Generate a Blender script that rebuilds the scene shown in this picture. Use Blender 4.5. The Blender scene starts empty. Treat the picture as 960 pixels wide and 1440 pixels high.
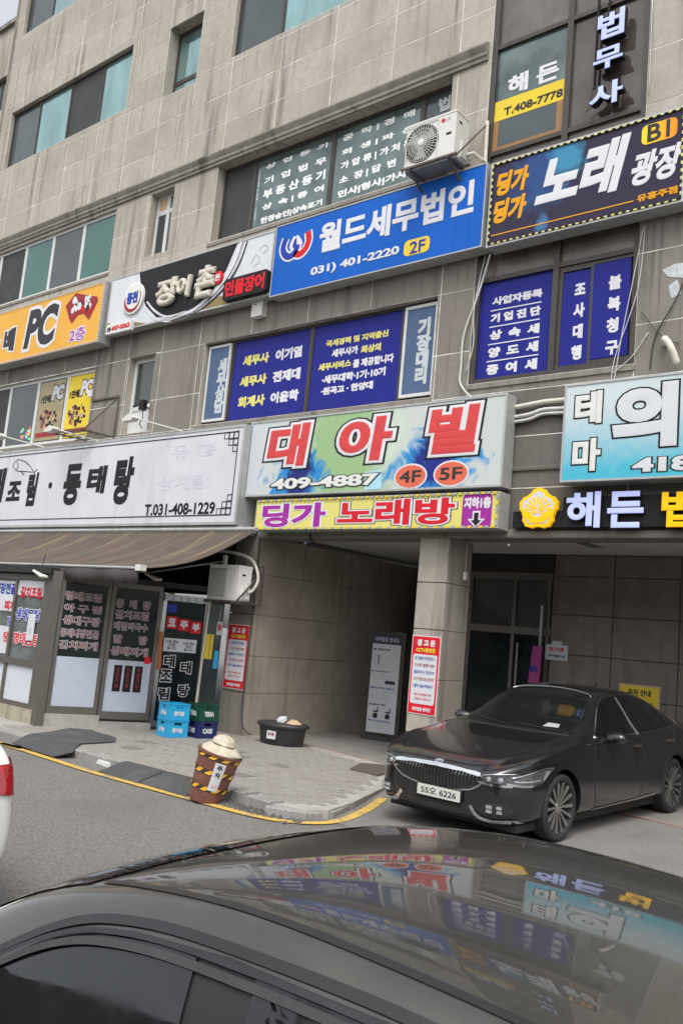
import bpy, bmesh, math, random
from mathutils import Vector, Matrix
from mathutils.bvhtree import BVHTree

random.seed(7)
SC = bpy.context.scene
COL = SC.collection
R = math.radians

# ------------------------------------------------------------ camera
# world: X runs along the facade to the right, Y into the building (facade face at Y=0), Z up, pavement at Z=0
cam_d = bpy.data.cameras.new('camera')
cam = bpy.data.objects.new('camera', cam_d)
COL.objects.link(cam)
SC.camera = cam
yaw, pitch, roll = 0.69854, 0.13909, 0.09190
f = Vector((-math.sin(yaw) * math.cos(pitch), math.cos(yaw) * math.cos(pitch), math.sin(pitch)))
r = Vector((math.cos(yaw), math.sin(yaw), 0))
u = r.cross(f)
r2 = math.cos(roll) * r + math.sin(roll) * u
u2 = math.cos(roll) * u - math.sin(roll) * r
cam.matrix_world = Matrix(((r2.x, u2.x, -f.x, 0), (r2.y, u2.y, -f.y, -10.8), (r2.z, u2.z, -f.z, 1.78), (0, 0, 0, 1)))
cam_d.sensor_fit = 'HORIZONTAL'
cam_d.sensor_width = 36
cam_d.lens = 36 * 1250 / 960
cam_d.clip_start = 0.05
cam_d.clip_end = 2000

# ------------------------------------------------------------ sky and sun (overcast day)
world = bpy.data.worlds.new('World')
SC.world = world
world.use_nodes = True
wn, wl = world.node_tree.nodes, world.node_tree.links
sky = wn.new('ShaderNodeTexSky')
sky.sky_type = 'NISHITA'
sky.sun_disc = False
SUN_EL, SUN_AZ = R(58), R(150)
sky.sun_elevation = SUN_EL
sky.sun_rotation = SUN_AZ
sky.air_density = 1.0
sky.dust_density = 4.0
sky.ozone_density = 1.0
hsv = wn.new('ShaderNodeHueSaturation')
hsv.inputs['Saturation'].default_value = 0.22
wl.new(sky.outputs[0], hsv.inputs['Color'])
wl.new(hsv.outputs[0], wn['Background'].inputs[0])
wn['Background'].inputs[1].default_value = 0.15
sun_d = bpy.data.lights.new('sun', 'SUN')
sun_d.energy = 0.6
sun_d.angle = R(25)
sun_d.color = (1.0, 0.97, 0.92)
sun = bpy.data.objects.new('sun', sun_d)
COL.objects.link(sun)
sdir = Vector((math.sin(SUN_AZ) * math.cos(SUN_EL), math.cos(SUN_AZ) * math.cos(SUN_EL), math.sin(SUN_EL)))
sun.rotation_euler = sdir.to_track_quat('Z', 'Y').to_euler()
SC.view_settings.view_transform = 'Standard'
SC.view_settings.look = 'None'
SC.view_settings.gamma = 1
SC.view_settings.use_curve_mapping = False
SC.view_settings.exposure = 1.0
SC.cycles.max_bounces = 6
SC.cycles.use_denoising = True

# ------------------------------------------------------------ materials
MATS = {}
def mat(name, col, rough=0.6, metal=0.0, var=0.12, scale=6.0, bump=0.0, bscale=60.0, emit=None, est=1.0, coat=0.0, spec=0.5,
        stretch=None, streak=0.0, objvar=0.0, dirt=None):
    """procedural Principled material: colour varied by noise, optional vertical water streaks, bump, emission"""
    if name in MATS:
        return MATS[name]
    m = bpy.data.materials.new(name)
    m.use_nodes = True
    n, l = m.node_tree.nodes, m.node_tree.links
    b = n['Principled BSDF']
    b.inputs['Roughness'].default_value = rough
    b.inputs['Metallic'].default_value = metal
    b.inputs['Specular IOR Level'].default_value = spec
    b.inputs['Coat Weight'].default_value = coat
    b.inputs['Coat Roughness'].default_value = 0.03
    geo = n.new('ShaderNodeNewGeometry')
    mp = n.new('ShaderNodeMapping')
    if stretch:
        mp.inputs['Scale'].default_value = stretch
    l.new(geo.outputs['Position'], mp.inputs[0])
    no = n.new('ShaderNodeTexNoise')
    no.inputs['Scale'].default_value = scale
    no.inputs['Detail'].default_value = 6
    no.inputs['Roughness'].default_value = 0.65
    l.new(mp.outputs[0], no.inputs['Vector'])
    rp = n.new('ShaderNodeValToRGB')
    rp.color_ramp.elements[0].position = 0.3
    rp.color_ramp.elements[1].position = 0.7
    c = Vector(col)
    rp.color_ramp.elements[0].color = (*(c * (1 - var)), 1)
    rp.color_ramp.elements[1].color = (*(c * (1 + var * 0.7)), 1)
    l.new(no.outputs[0], rp.inputs[0])
    last = rp.outputs[0]
    def mixin(fac, colr, mode='MIX'):
        nonlocal last
        x = n.new('ShaderNodeMix')
        x.data_type = 'RGBA'
        x.blend_type = mode
        l.new(fac, x.inputs[0])
        l.new(last, x.inputs[6])
        x.inputs[7].default_value = (*colr, 1)
        last = x.outputs[2]
    def masknoise(scl, lo, hi, amt, det=4):
        mp2 = n.new('ShaderNodeMapping')
        mp2.inputs['Scale'].default_value = scl
        l.new(geo.outputs['Position'], mp2.inputs[0])
        n2 = n.new('ShaderNodeTexNoise')
        n2.inputs['Scale'].default_value = 1
        n2.inputs['Detail'].default_value = det
        l.new(mp2.outputs[0], n2.inputs['Vector'])
        mr = n.new('ShaderNodeMapRange')
        mr.inputs[1].default_value = lo
        mr.inputs[2].default_value = hi
        mr.inputs[4].default_value = amt
        l.new(n2.outputs[0], mr.inputs[0])
        return mr.outputs[0]
    if streak:
        big = masknoise((.55, .55, .35), .36, .56, 1.0, 2)
        for sc_, lo_, hi_ in (((9, 9, .35), .56, .74), ((3.2, 3.2, .22), .56, .72)):
            ml = n.new('ShaderNodeMath'); ml.operation = 'MULTIPLY'
            l.new(masknoise(sc_, lo_, hi_, streak), ml.inputs[0]); l.new(big, ml.inputs[1])
            mixin(ml.outputs[0], (col[0] * .33, col[1] * .32, col[2] * .31))
        mixin(masknoise((1.1, 1.1, 0.8), 0.5, 0.72, streak * .5), (col[0] * .6, col[1] * .58, col[2] * .54))
    if dirt:
        mixin(masknoise((dirt[0],) * 3, 0.5, 0.68, dirt[1]), dirt[2])
    if objvar:
        oi = n.new('ShaderNodeObjectInfo')
        mr = n.new('ShaderNodeMapRange')
        mr.inputs[3].default_value = 0
        mr.inputs[4].default_value = objvar
        l.new(oi.outputs['Random'], mr.inputs[0])
        mixin(mr.outputs[0], (col[0] * .55, col[1] * .53, col[2] * .5))
    l.new(last, b.inputs['Base Color'])
    if bump:
        nb = n.new('ShaderNodeTexNoise')
        nb.inputs['Scale'].default_value = bscale
        nb.inputs['Detail'].default_value = 5
        l.new(mp.outputs[0], nb.inputs['Vector'])
        bp = n.new('ShaderNodeBump')
        bp.inputs['Strength'].default_value = bump
        bp.inputs['Distance'].default_value = 0.01
        l.new(nb.outputs[0], bp.inputs['Height'])
        l.new(bp.outputs[0], b.inputs['Normal'])
    if emit:
        b.inputs['Emission Color'].default_value = (*emit, 1)
        b.inputs['Emission Strength'].default_value = est
    MATS[name] = m
    return m

M = {}
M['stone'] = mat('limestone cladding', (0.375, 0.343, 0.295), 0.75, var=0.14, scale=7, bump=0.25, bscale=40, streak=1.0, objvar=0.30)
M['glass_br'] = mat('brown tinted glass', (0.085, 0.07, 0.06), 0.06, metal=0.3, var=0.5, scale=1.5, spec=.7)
M['stone_dk'] = mat('sign-shaded stone cladding', (0.125, 0.117, 0.103), 0.75, var=0.15, scale=7, bump=0.25, bscale=40, streak=0.5, objvar=0.25)  # facade stone darkened in its colour to stand in for shade from the signs
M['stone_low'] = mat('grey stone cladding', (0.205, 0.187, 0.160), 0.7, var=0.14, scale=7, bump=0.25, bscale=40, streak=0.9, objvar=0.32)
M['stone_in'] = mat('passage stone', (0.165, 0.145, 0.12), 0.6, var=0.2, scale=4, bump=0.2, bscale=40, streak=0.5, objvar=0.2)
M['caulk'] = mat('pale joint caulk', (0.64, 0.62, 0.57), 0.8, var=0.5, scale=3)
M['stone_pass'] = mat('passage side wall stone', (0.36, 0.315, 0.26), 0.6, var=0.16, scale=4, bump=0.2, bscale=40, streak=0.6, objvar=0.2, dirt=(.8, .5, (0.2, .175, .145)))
M['dark_chrome'] = mat('smoked chrome', (0.22, 0.225, 0.23), 0.2, metal=1.0)
M['white_b'] = mat('bright white vinyl', (0.82, 0.84, 0.82), 0.5, var=0.03, spec=.12)
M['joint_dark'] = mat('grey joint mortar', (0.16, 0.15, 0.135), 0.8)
M['cornice'] = mat('weathered cornice', (0.24, 0.22, 0.19), 0.8, var=0.2, scale=5, bump=0.3, streak=0.9)
M['concrete'] = mat('concrete', (0.34, 0.325, 0.30), 0.85, var=0.18, scale=5, bump=0.3, bscale=50, dirt=(1.5, .5, (0.2, .19, .17)))
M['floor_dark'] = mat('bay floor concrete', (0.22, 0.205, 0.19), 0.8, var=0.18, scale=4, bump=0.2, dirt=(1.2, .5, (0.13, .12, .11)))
M['ceiling'] = mat('painted soffit', (0.50, 0.50, 0.49), 0.8, var=0.08, scale=3)
M['asphalt'] = mat('asphalt', (0.165, 0.158, 0.147), 0.9, var=0.6, scale=55, bump=1.0, bscale=70, dirt=(0.7, .5, (0.115, .11, .102)))
M['asphalt_rough'] = mat('coarse asphalt', (0.20, 0.19, 0.175), 0.9, var=0.6, scale=70, bump=1.0, bscale=80, dirt=(1.3, .4, (0.11, .105, .1)))
M['paver'] = mat('pavement block', (0.27, 0.256, 0.228), 0.85, var=0.25, scale=25, bump=0.4, bscale=70, objvar=0.25, dirt=(1.1, .45, (0.24, .225, .2)))
M['paver_dark'] = mat('dark pavement block', (0.16, 0.15, 0.14), 0.85, var=0.2, scale=25, bump=0.4)
M['kerb'] = mat('granite kerb', (0.27, 0.265, 0.25), 0.8, var=0.35, scale=60, bump=0.5, bscale=60, dirt=(2.5, .5, (0.15, .145, .135)))
M['yellow_line'] = mat('yellow road paint', (0.54, 0.35, 0.07), 0.8, var=0.25, scale=30, bump=0.3, dirt=(7, .8, (0.25, .21, .14)))
M['teal'] = mat('teal reflective glass', (0.27, 0.43, 0.43), 0.06, metal=0.75, var=0.28, scale=0.9, stretch=(2.2, 2.2, .5))
M['teal_dk'] = mat('green tinted glass', (0.045, 0.13, 0.11), 0.1, var=0.15, scale=1, metal=0.25, spec=.7)
M['glass_dk'] = mat('dark glass', (0.05, 0.062, 0.062), 0.08, var=0.25, scale=1.2, metal=0.2, spec=.8)
M['glass_mid'] = mat('grey tinted glass', (0.06, 0.078, 0.08), 0.12, var=0.2, scale=1.2, metal=0.3, spec=.7)
M['glass_txt'] = mat('grey green window glass', (0.11, 0.15, 0.145), 0.08, var=0.55, scale=1.3, metal=0.35, spec=.7)
M['screen'] = mat('insect screen', (0.055, 0.058, 0.056), 0.6, var=0.2, scale=2, spec=0.12)
M['frame_dk'] = mat('bronze window frame', (0.055, 0.048, 0.042), 0.45, metal=0.3, var=0.2)
M['frame_wh'] = mat('white window frame', (0.55, 0.56, 0.55), 0.45, var=0.08)
M['spandrel'] = mat('brown spandrel glass', (0.13, 0.115, 0.10), 0.25, metal=0.25, var=0.3, scale=2, streak=.4)
M['navy'] = mat('navy blue film', (0.018, 0.022, 0.20), 0.35, var=0.06, spec=0.12)
M['film_blue'] = mat('grey blue film', (0.075, 0.115, 0.20), 0.35, var=0.08, spec=0.12)
M['white'] = mat('white print', (0.60, 0.60, 0.63), 0.5, var=0.03, spec=0.12)
M['paper'] = mat('white paper', (0.55, 0.57, 0.60), 0.6, var=0.05, spec=0.12)
M['offwhite'] = mat('off white print', (0.62, 0.63, 0.60), 0.5, var=0.08, spec=0.12)
M['greywhite'] = mat('grey white print', (0.45, 0.49, 0.52), 0.5, var=0.08, spec=0.12)
M['yellow'] = mat('yellow print', (0.66, 0.50, 0.05), 0.5, var=0.05, spec=0.12)
M['paleyellow'] = mat('pale yellow print', (0.62, 0.57, 0.17), 0.5, var=0.05, spec=0.12)
M['orange'] = mat('orange print', (0.65, 0.30, 0.02), 0.5, var=0.05, spec=0.12)
M['black'] = mat('black print', (0.018, 0.018, 0.02), 0.45, var=0.2, spec=0.12)
M['ink'] = mat('dark grey ink', (0.04, 0.04, 0.045), 0.5, var=0.2, spec=0.12)
M['red'] = mat('red print', (0.55, 0.02, 0.03), 0.45, var=0.08, spec=0.12)
M['darkred'] = mat('faded dark red print', (0.28, 0.03, 0.04), 0.5, var=0.15, spec=0.12)
M['purple'] = mat('purple print', (0.30, 0.03, 0.28), 0.45, var=0.05, spec=0.12)
M['blue'] = mat('bright blue sign face', (0.010, 0.10, 0.44), 0.4, var=0.10, scale=1.2, streak=.15, spec=0.12)
M['blueink'] = mat('blue lettering', (0.03, 0.05, 0.32), 0.5, spec=0.12)
M['ltblue'] = mat('light blue print', (0.35, 0.60, 0.72), 0.5, spec=0.12)
M['signbox'] = mat('sign box aluminium', (0.40, 0.41, 0.40), 0.45, metal=0.3, var=0.12, scale=3, streak=.3)
M['signbox_dk'] = mat('sign underside', (0.20, 0.20, 0.20), 0.5, metal=0.3, var=0.12, streak=.3)
M['whiteface'] = mat('white backlit sign face', (0.56, 0.57, 0.61), 0.35, var=0.05, scale=2, streak=.22, dirt=(1.6, .12, (0.47, .48, .54)), spec=0.12)
M['led'] = mat('led letter face', (0.28, 0.32, 0.5), 0.4, emit=(0.50, 0.56, 1.0), est=0.30, spec=.1)
M['led_y'] = mat('yellow led letter face', (0.6, 0.36, 0.01), 0.4, emit=(1.0, 0.50, 0.01), est=0.25, spec=.1)
M['ac_bright'] = mat('bright casing plastic', (0.80, 0.79, 0.76), 0.45, var=0.04)
M['ac_white'] = mat('air conditioner casing', (0.58, 0.575, 0.54), 0.45, var=0.05, dirt=(3, .25, (0.45, .43, .38)))
M['ac_grey'] = mat('grille grey plastic', (0.33, 0.34, 0.33), 0.5)
M['iron'] = mat('rusty angle iron', (0.12, 0.10, 0.085), 0.7, metal=0.3, var=0.3, scale=20)
M['pipe'] = mat('taped pipe', (0.56, 0.53, 0.46), 0.6, var=0.15, scale=12)
M['cable'] = mat('black cable', (0.03, 0.03, 0.03), 0.6)
M['cable_w'] = mat('grey cable', (0.5, 0.5, 0.48), 0.6)
M['rubber'] = mat('black rubber', (0.035, 0.036, 0.038), 0.75, var=0.2, scale=8, bump=.2)
M['rubber_mat'] = mat('dusty rubber mat', (0.055, 0.057, 0.06), 0.85, var=0.25, scale=14, bump=.3, dirt=(3, .4, (0.12, .115, .105)))
M['alum'] = mat('brown grey aluminium', (0.13, 0.12, 0.105), 0.45, metal=0.4, var=0.1)
M['steel'] = mat('brushed steel', (0.45, 0.45, 0.44), 0.3, metal=0.9, var=0.1)
M['frost'] = mat('pale blue frosted film', (0.42, 0.47, 0.55), 0.5, var=0.08, scale=2)
M['wallpanel'] = mat('white painted panel', (0.52, 0.55, 0.60), 0.5, var=0.05)
M['brickbase'] = mat('stained concrete plinth', (0.34, 0.31, 0.23), 0.85, var=0.25, scale=6, bump=.4, streak=.8)
M['shopglass'] = mat('shop window glass', (0.012, 0.018, 0.019), 0.03, var=0.6, scale=2.2, spec=.3)
M['shopglass_l'] = mat('pale shop window glass', (0.12, 0.14, 0.135), 0.08, var=0.5, scale=2.5, spec=.6)
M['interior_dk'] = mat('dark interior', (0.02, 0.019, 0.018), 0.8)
M['chrome'] = mat('chrome', (0.75, 0.76, 0.78), 0.12, metal=1.0, var=0.02)
M['tyre'] = mat('tyre rubber', (0.022, 0.022, 0.023), 0.8, var=.2, scale=20)
M['plate'] = mat('number plate', (0.55, 0.58, 0.52), 0.4, var=.05)
M['autoglass'] = mat('tinted car glass', (0.008, 0.009, 0.01), 0.04, var=.2, spec=.6)
M['lampglass'] = mat('headlamp lens', (0.16, 0.165, 0.175), 0.04, metal=.5, var=.4, scale=14, spec=.8)
M['lampwhite'] = mat('headlamp reflector', (0.55, 0.57, 0.6), 0.15, metal=.6, var=.2, scale=30)
M['taillamp'] = mat('red tail lamp', (0.35, 0.01, 0.015), 0.1, var=.3, scale=20, coat=1)
M['paint_grey'] = mat('dark grey metallic car paint', (0.014, 0.0145, 0.017), 0.22, metal=0.3, var=.03, coat=1.0)
M['paint_fg'] = mat('charcoal car paint', (0.06, 0.058, 0.050), 0.38, metal=0.6, var=.06, coat=1.0, dirt=(6, .25, (0.13, .125, .11)))
M['paint_white'] = mat('white car paint', (0.74, 0.74, 0.70), 0.35, var=.02, coat=.6)
M['trimblack'] = mat('black window trim', (0.016, 0.016, 0.017), 0.35, var=.1, spec=.5)
M['brown_plastic'] = mat('brown plastic', (0.16, 0.06, 0.045), 0.5, var=.15, scale=9, dirt=(7, .4, (0.22, .13, .1)))
M['tape_y'] = mat('yellow tape', (0.75, 0.40, 0.02), 0.5, var=.12, scale=30)
M['tape_k'] = mat('black tape', (0.05, 0.035, 0.03), 0.5, var=.2)
M['straw'] = mat('cream cloth hat', (0.48, 0.43, 0.33), 0.9, var=.25, scale=14, bump=.5, bscale=120)
M['crate_blue'] = mat('light blue crate plastic', (0.02, 0.33, 0.60), 0.45, var=.1, scale=10)
M['crate_green'] = mat('dark green crate plastic', (0.006, 0.06, 0.035), 0.45, var=.1)
M['crate_navy'] = mat('navy crate plastic', (0.012, 0.02, 0.10), 0.45, var=.1)
M['tub'] = mat('black plastic tub', (0.028, 0.028, 0.03), 0.5, var=.2, scale=8)
M['cardboard'] = mat('torn cardboard', (0.50, 0.36, 0.22), 0.8, var=.15, scale=20)
M['magenta'] = mat('magenta board', (0.28, 0.03, 0.17), 0.5)
M['awn_red'] = mat('faded red lacquer', (0.45, 0.03, 0.04), 0.5)

def smudge(m, lo, hi, scale, sock='Coat Roughness'):
    n, l = m.node_tree.nodes, m.node_tree.links
    geo = n.new('ShaderNodeNewGeometry'); no = n.new('ShaderNodeTexNoise'); mr = n.new('ShaderNodeMapRange')
    no.inputs['Scale'].default_value = scale; no.inputs['Detail'].default_value = 7; no.inputs['Roughness'].default_value = .7
    mr.inputs[1].default_value = .42; mr.inputs[2].default_value = .68; mr.inputs[3].default_value = lo; mr.inputs[4].default_value = hi
    l.new(geo.outputs['Position'], no.inputs['Vector']); l.new(no.outputs[0], mr.inputs[0]); l.new(mr.outputs[0], n['Principled BSDF'].inputs[sock])
smudge(M['paint_fg'], .012, .07, 5)
smudge(M['autoglass'], .02, .12, 6, 'Roughness')
smudge(M['paint_grey'], .02, .10, 5)
smudge(M['teal'], .04, .16, 2, 'Roughness')
smudge(M['shopglass'], .02, .12, 4, 'Roughness')

# ------------------------------------------------------------ building helpers
ORG = {}
def root(name, label, cat, loc=(0, 0, 0), rotz=0.0, group=None, kind=None, rot=None):
    o = bpy.data.objects.new(name, None)
    o.empty_display_size = 0.2
    COL.objects.link(o)
    o.location = loc
    o.rotation_euler = rot if rot else (0, 0, rotz)
    if label: o['label'] = label
    if cat: o['category'] = cat
    if group: o['group'] = group
    if kind: o['kind'] = kind
    # things without a turn take their parts in world coordinates; turned ones in their own
    ORG[o] = Vector(loc) if not (rotz or rot) else Vector((0, 0, 0))
    return o

class MB:
    """collects primitives into one mesh"""
    def __init__(s):
        s.v = []; s.f = []; s.m = []
    def add(s, vs, fs, mi=0):
        k = len(s.v)
        s.v += [tuple(x) for x in vs]
        s.f += [tuple(i + k for i in q) for q in fs]
        s.m += [mi] * len(fs)
        return s
    def box(s, x0, x1, y0, y1, z0, z1, mi=0):
        vs = [(x, y, z) for x in (x0, x1) for y in (y0, y1) for z in (z0, z1)]
        return s.add(vs, [(0, 1, 3, 2), (4, 6, 7, 5), (0, 4, 5, 1), (2, 3, 7, 6), (0, 2, 6, 4), (1, 5, 7, 3)], mi)
    def obox(s, c, ax, ay, az, mi=0):
        """box by centre and three half-axis vectors"""
        c, ax, ay, az = map(Vector, (c, ax, ay, az))
        vs = [c + ax * i + ay * j + az * k for i in (-1, 1) for j in (-1, 1) for k in (-1, 1)]
        return s.add(vs, [(0, 1, 3, 2), (4, 6, 7, 5), (0, 4, 5, 1), (2, 3, 7, 6), (0, 2, 6, 4), (1, 5, 7, 3)], mi)
    def bar(s, a, b, w, h=None, mi=0):
        a, b = Vector(a), Vector(b)
        h = h or w
        d = (b - a)
        if d.length < 1e-6: return s
        dn = d.normalized()
        up = Vector((0, 0, 1)) if abs(dn.z) < .95 else Vector((0, 1, 0))
        sx = dn.cross(up).normalized()
        sz = sx.cross(dn)
        return s.obox((a + b) / 2, d / 2, sx * w / 2, sz * h / 2, mi)
    def tube(s, pts, rad, n=8, mi=0, caps=True):
        pts = [Vector(p) for p in pts]
        rr = rad if isinstance(rad, (list, tuple)) else [rad] * len(pts)
        vs = []; fs = []
        prev = None
        for i, p in enumerate(pts):
            d = (pts[min(i + 1, len(pts) - 1)] - pts[max(i - 1, 0)]).normalized()
            if prev is None:
                a = d.orthogonal().normalized()
            else:
                a = (prev - d * prev.dot(d)).normalized()
            prev = a
            b = d.cross(a)
            for k in range(n):
                t = 2 * math.pi * k / n
                vs.append(p + (a * math.cos(t) + b * math.sin(t)) * rr[i])
        for i in range(len(pts) - 1):
            for k in range(n):
                k2 = (k + 1) % n
                fs.append((i * n + k, i * n + k2, (i + 1) * n + k2, (i + 1) * n + k))
        if caps:
            fs.append(tuple(range(n))[::-1]); fs.append(tuple((len(pts) - 1) * n + k for k in range(n)))
        return s.add(vs, fs, mi)
    def lathe(s, prof, c=(0, 0, 0), n=24, ex=1.0, ey=1.0, mi=0, axis=None, caps=True):
        """profile of (radius, height) turned round z at c; ex, ey stretch"""
        c = Vector(c); vs = []; fs = []
        for rr, z in prof:
            for k in range(n):
                t = 2 * math.pi * k / n
                vs.append(c + Vector((rr * ex * math.cos(t), rr * ey * math.sin(t), z)))
        if axis is not None:
            q = Vector((0, 0, 1)).rotation_difference(Vector(axis))
            vs = [c + q @ (v - c) for v in vs]
        for i in range(len(prof) - 1):
            for k in range(n):
                k2 = (k + 1) % n
                fs.append((i * n + k, i * n + k2, (i + 1) * n + k2, (i + 1) * n + k))
        if caps:
            fs.append(tuple(range(n))[::-1]); fs.append(tuple((len(prof) - 1) * n + k for k in range(n)))
        return s.add(vs, fs, mi)
    def prism(s, poly, y0, y1, mi=0):
        """polygon in the X-Z plane given depth from y0 to y1"""
        n = len(poly)
        vs = [(x, y0, z) for x, z in poly] + [(x, y1, z) for x, z in poly]
        fs = [tuple(range(n)), tuple(range(2 * n - 1, n - 1, -1))]
        fs += [(i, i + n, (i + 1) % n + n, (i + 1) % n) for i in range(n)]
        return s.add(vs, fs, mi)
    def slab(s, poly, z0, z1, mi=0):
        """polygon in the X-Y plane given height from z0 to z1"""
        n = len(poly)
        vs = [(x, y, z0) for x, y in poly] + [(x, y, z1) for x, y in poly]
        fs = [tuple(range(n))[::-1], tuple(range(n, 2 * n))]
        fs += [(i, (i + 1) % n, (i + 1) % n + n, i + n) for i in range(n)]
        return s.add(vs, fs, mi)
    def mesh(s, name, mats, off=Vector((0, 0, 0)), smooth=False):
        me = bpy.data.meshes.new(name)
        me.from_pydata([Vector(v) - off for v in s.v], [], s.f)
        for m in (mats if isinstance(mats, (list, tuple)) else [mats]):
            me.materials.append(m)
        for p, mi in zip(me.polygons, s.m):
            p.material_index = mi
        bm = bmesh.new(); bm.from_mesh(me)
        bmesh.ops.recalc_face_normals(bm, faces=bm.faces)
        bm.to_mesh(me); bm.free()
        if smooth:
            me.shade_smooth()
            if smooth != 'all':
                me.set_sharp_from_angle(angle=R(35))
        return me
    def obj(s, name, mats, parent=None, smooth=False, **props):
        top = parent
        while top is not None and top.parent is not None:
            top = top.parent
        off = ORG.get(top, Vector((0, 0, 0))) if top is not None else Vector((0, 0, 0))
        o = bpy.data.objects.new(name, s.mesh(name, mats, off, smooth))
        COL.objects.link(o)
        if parent is not None:
            o.parent = parent
        for k, v in props.items():
            o[k] = v
        return o

def single(mb, name, mats, label, cat, group=None, smooth=False, kind=None):
    """a thing that is one mesh, its origin at its base"""
    xs = [v[0] for v in mb.v]; ys = [v[1] for v in mb.v]; zs = [v[2] for v in mb.v]
    off = Vector(((min(xs) + max(xs)) / 2, (min(ys) + max(ys)) / 2, min(zs)))
    o = bpy.data.objects.new(name, mb.mesh(name, mats, off, smooth))
    o.location = off
    COL.objects.link(o)
    ORG[o] = off
    if label: o['label'] = label
    if cat: o['category'] = cat
    if group: o['group'] = group
    if kind: o['kind'] = kind
    return o

# ---- lettering -------------------------------------------------
TCACHE = {}
def glyphs(body, w, vertical=False, spl=1.0, res=4):
    key = (body, round(w, 4), vertical, spl)
    if key in TCACHE:
        return TCACHE[key]
    cu = bpy.data.curves.new('t', 'FONT')
    cu.body = '\n'.join(body) if vertical else body
    cu.align_x = 'CENTER' if vertical or '\n' in body else 'LEFT'
    cu.space_line = spl
    cu.resolution_u = res
    cu.bevel_depth = w
    cu.bevel_resolution = 1 if w > .03 else 0
    o = bpy.data.objects.new('t', cu)
    me = o.to_mesh()
    vs = [tuple(v.co) for v in me.vertices]
    fs = [tuple(p.vertices) for p in me.polygons]
    o.to_mesh_clear()
    bpy.data.objects.remove(o)
    TCACHE[key] = (vs, fs)
    return TCACHE[key]

def txt(parent, body, rect, y, m, w=0.045, t=0.006, outline=(), vertical=False, slant=0.0, spl=1.0, name='lettering', plane=None, **props):
    """lettering fitted to rect=(x0,z0,x1,z1) on the plane Y=y (its face towards -Y), or on a slanted wall through plane=(origin, u, n)"""
    x0, z0, x1, z1 = rect
    vs, fs = glyphs(body, w, vertical, spl)
    ax0 = min(v[0] for v in vs); ax1 = max(v[0] for v in vs)
    ay0 = min(v[1] for v in vs); ay1 = max(v[1] for v in vs)
    sl = slant * (z1 - z0)
    def place(vv, tt, z_lo, z_hi):
        out = []
        for a, b, c in vv:
            q = (b - ay0) / (ay1 - ay0)
            p = (a - ax0) / (ax1 - ax0)
            X = x0 + p * (x1 - x0 - sl) + sl * q
            Z = z0 + q * (z1 - z0)
            d = tt * (0.5 + 0.5 * (c / z_hi if z_hi else 1))
            if plane:
                o_, u_, n_ = plane
                P = o_ + u_ * X + n_ * (y + d)
                out.append((P.x, P.y, Z))
            else:
                out.append((X, y - d, Z))
        return out
    mb = MB()
    zmax = max(v[2] for v in vs)
    mb.add(place(vs, t, 0, zmax), fs, 0)
    mats = [m]
    k = 1
    for ow, om in outline:
        v2, f2 = glyphs(body, w + ow, vertical, spl)
        tt = t * (1 - 0.28 * k)
        mb.add(place(v2, tt, 0, max(v[2] for v in v2)), f2, k)
        mats.append(om)
        k += 1
    top = parent
    while top is not None and top.parent is not None:
        top = top.parent
    off = ORG.get(top, Vector((0, 0, 0)))
    # widely spaced characters become separate pieces
    cuts = []
    ax = 1 if vertical else 0
    iv = sorted((min(vs[i][ax] for i in q), max(vs[i][ax] for i in q)) for q in fs)
    hi = iv[0][1]
    for a_, b_ in iv:
        if a_ > hi + .22: cuts.append((a_ + hi) / 2)
        hi = max(hi, b_)
    src = [v[ax] for v in vs]
    for ow, om in outline:
        src += [v[ax] for v in glyphs(body, w + ow, vertical, spl)[0]]
    groups = [[] for _ in range(len(cuts) + 1)]
    for fi, q in enumerate(mb.f):
        c = sum(src[i] for i in q) / len(q)
        groups[sum(c > k_ for k_ in cuts)].append(fi)
    for gr in groups:
        if not gr: continue
        used = sorted({i for fi in gr for i in mb.f[fi]})
        ix = {i: k_ for k_, i in enumerate(used)}
        me = bpy.data.meshes.new(name)
        me.from_pydata([Vector(mb.v[i]) - off for i in used], [], [tuple(ix[i] for i in mb.f[fi]) for fi in gr])
        for q in mats: me.materials.append(q)
        for p, fi in zip(me.polygons, gr): p.material_index = mb.m[fi]
        o = bpy.data.objects.new(name, me)
        COL.objects.link(o)
        o.parent = parent
        for kk, vv in props.items(): o[kk] = vv
    return o

def signbox(name, label, x0, z0, x1, z1, y, depth, face, box='signbox', rim=0.035, group=None, cat='sign', rimm=None):
    t = root(name, label, cat, ((x0 + x1) / 2, y + depth, z0), group=group)
    mb = MB().box(x0, x1, y + 0.008, y + depth, z0, z1)
    for a in ((x0, x1, z0, z0 + rim), (x0, x1, z1 - rim, z1)):
        mb.box(a[0], a[1], y - 0.012, y + 0.006, a[2], a[3])
    for a in ((x0, x0 + rim), (x1 - rim, x1)):
        mb.box(a[0], a[1], y - 0.012, y + 0.006, z0 + rim, z1 - rim)
    mb.obj('sign_box', M[box], t)
    MB().box(x0 + rim, x1 - rim, y - 0.002, y + 0.006, z0 + rim, z1 - rim).obj('sign_face', face, t)
    return t

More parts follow.
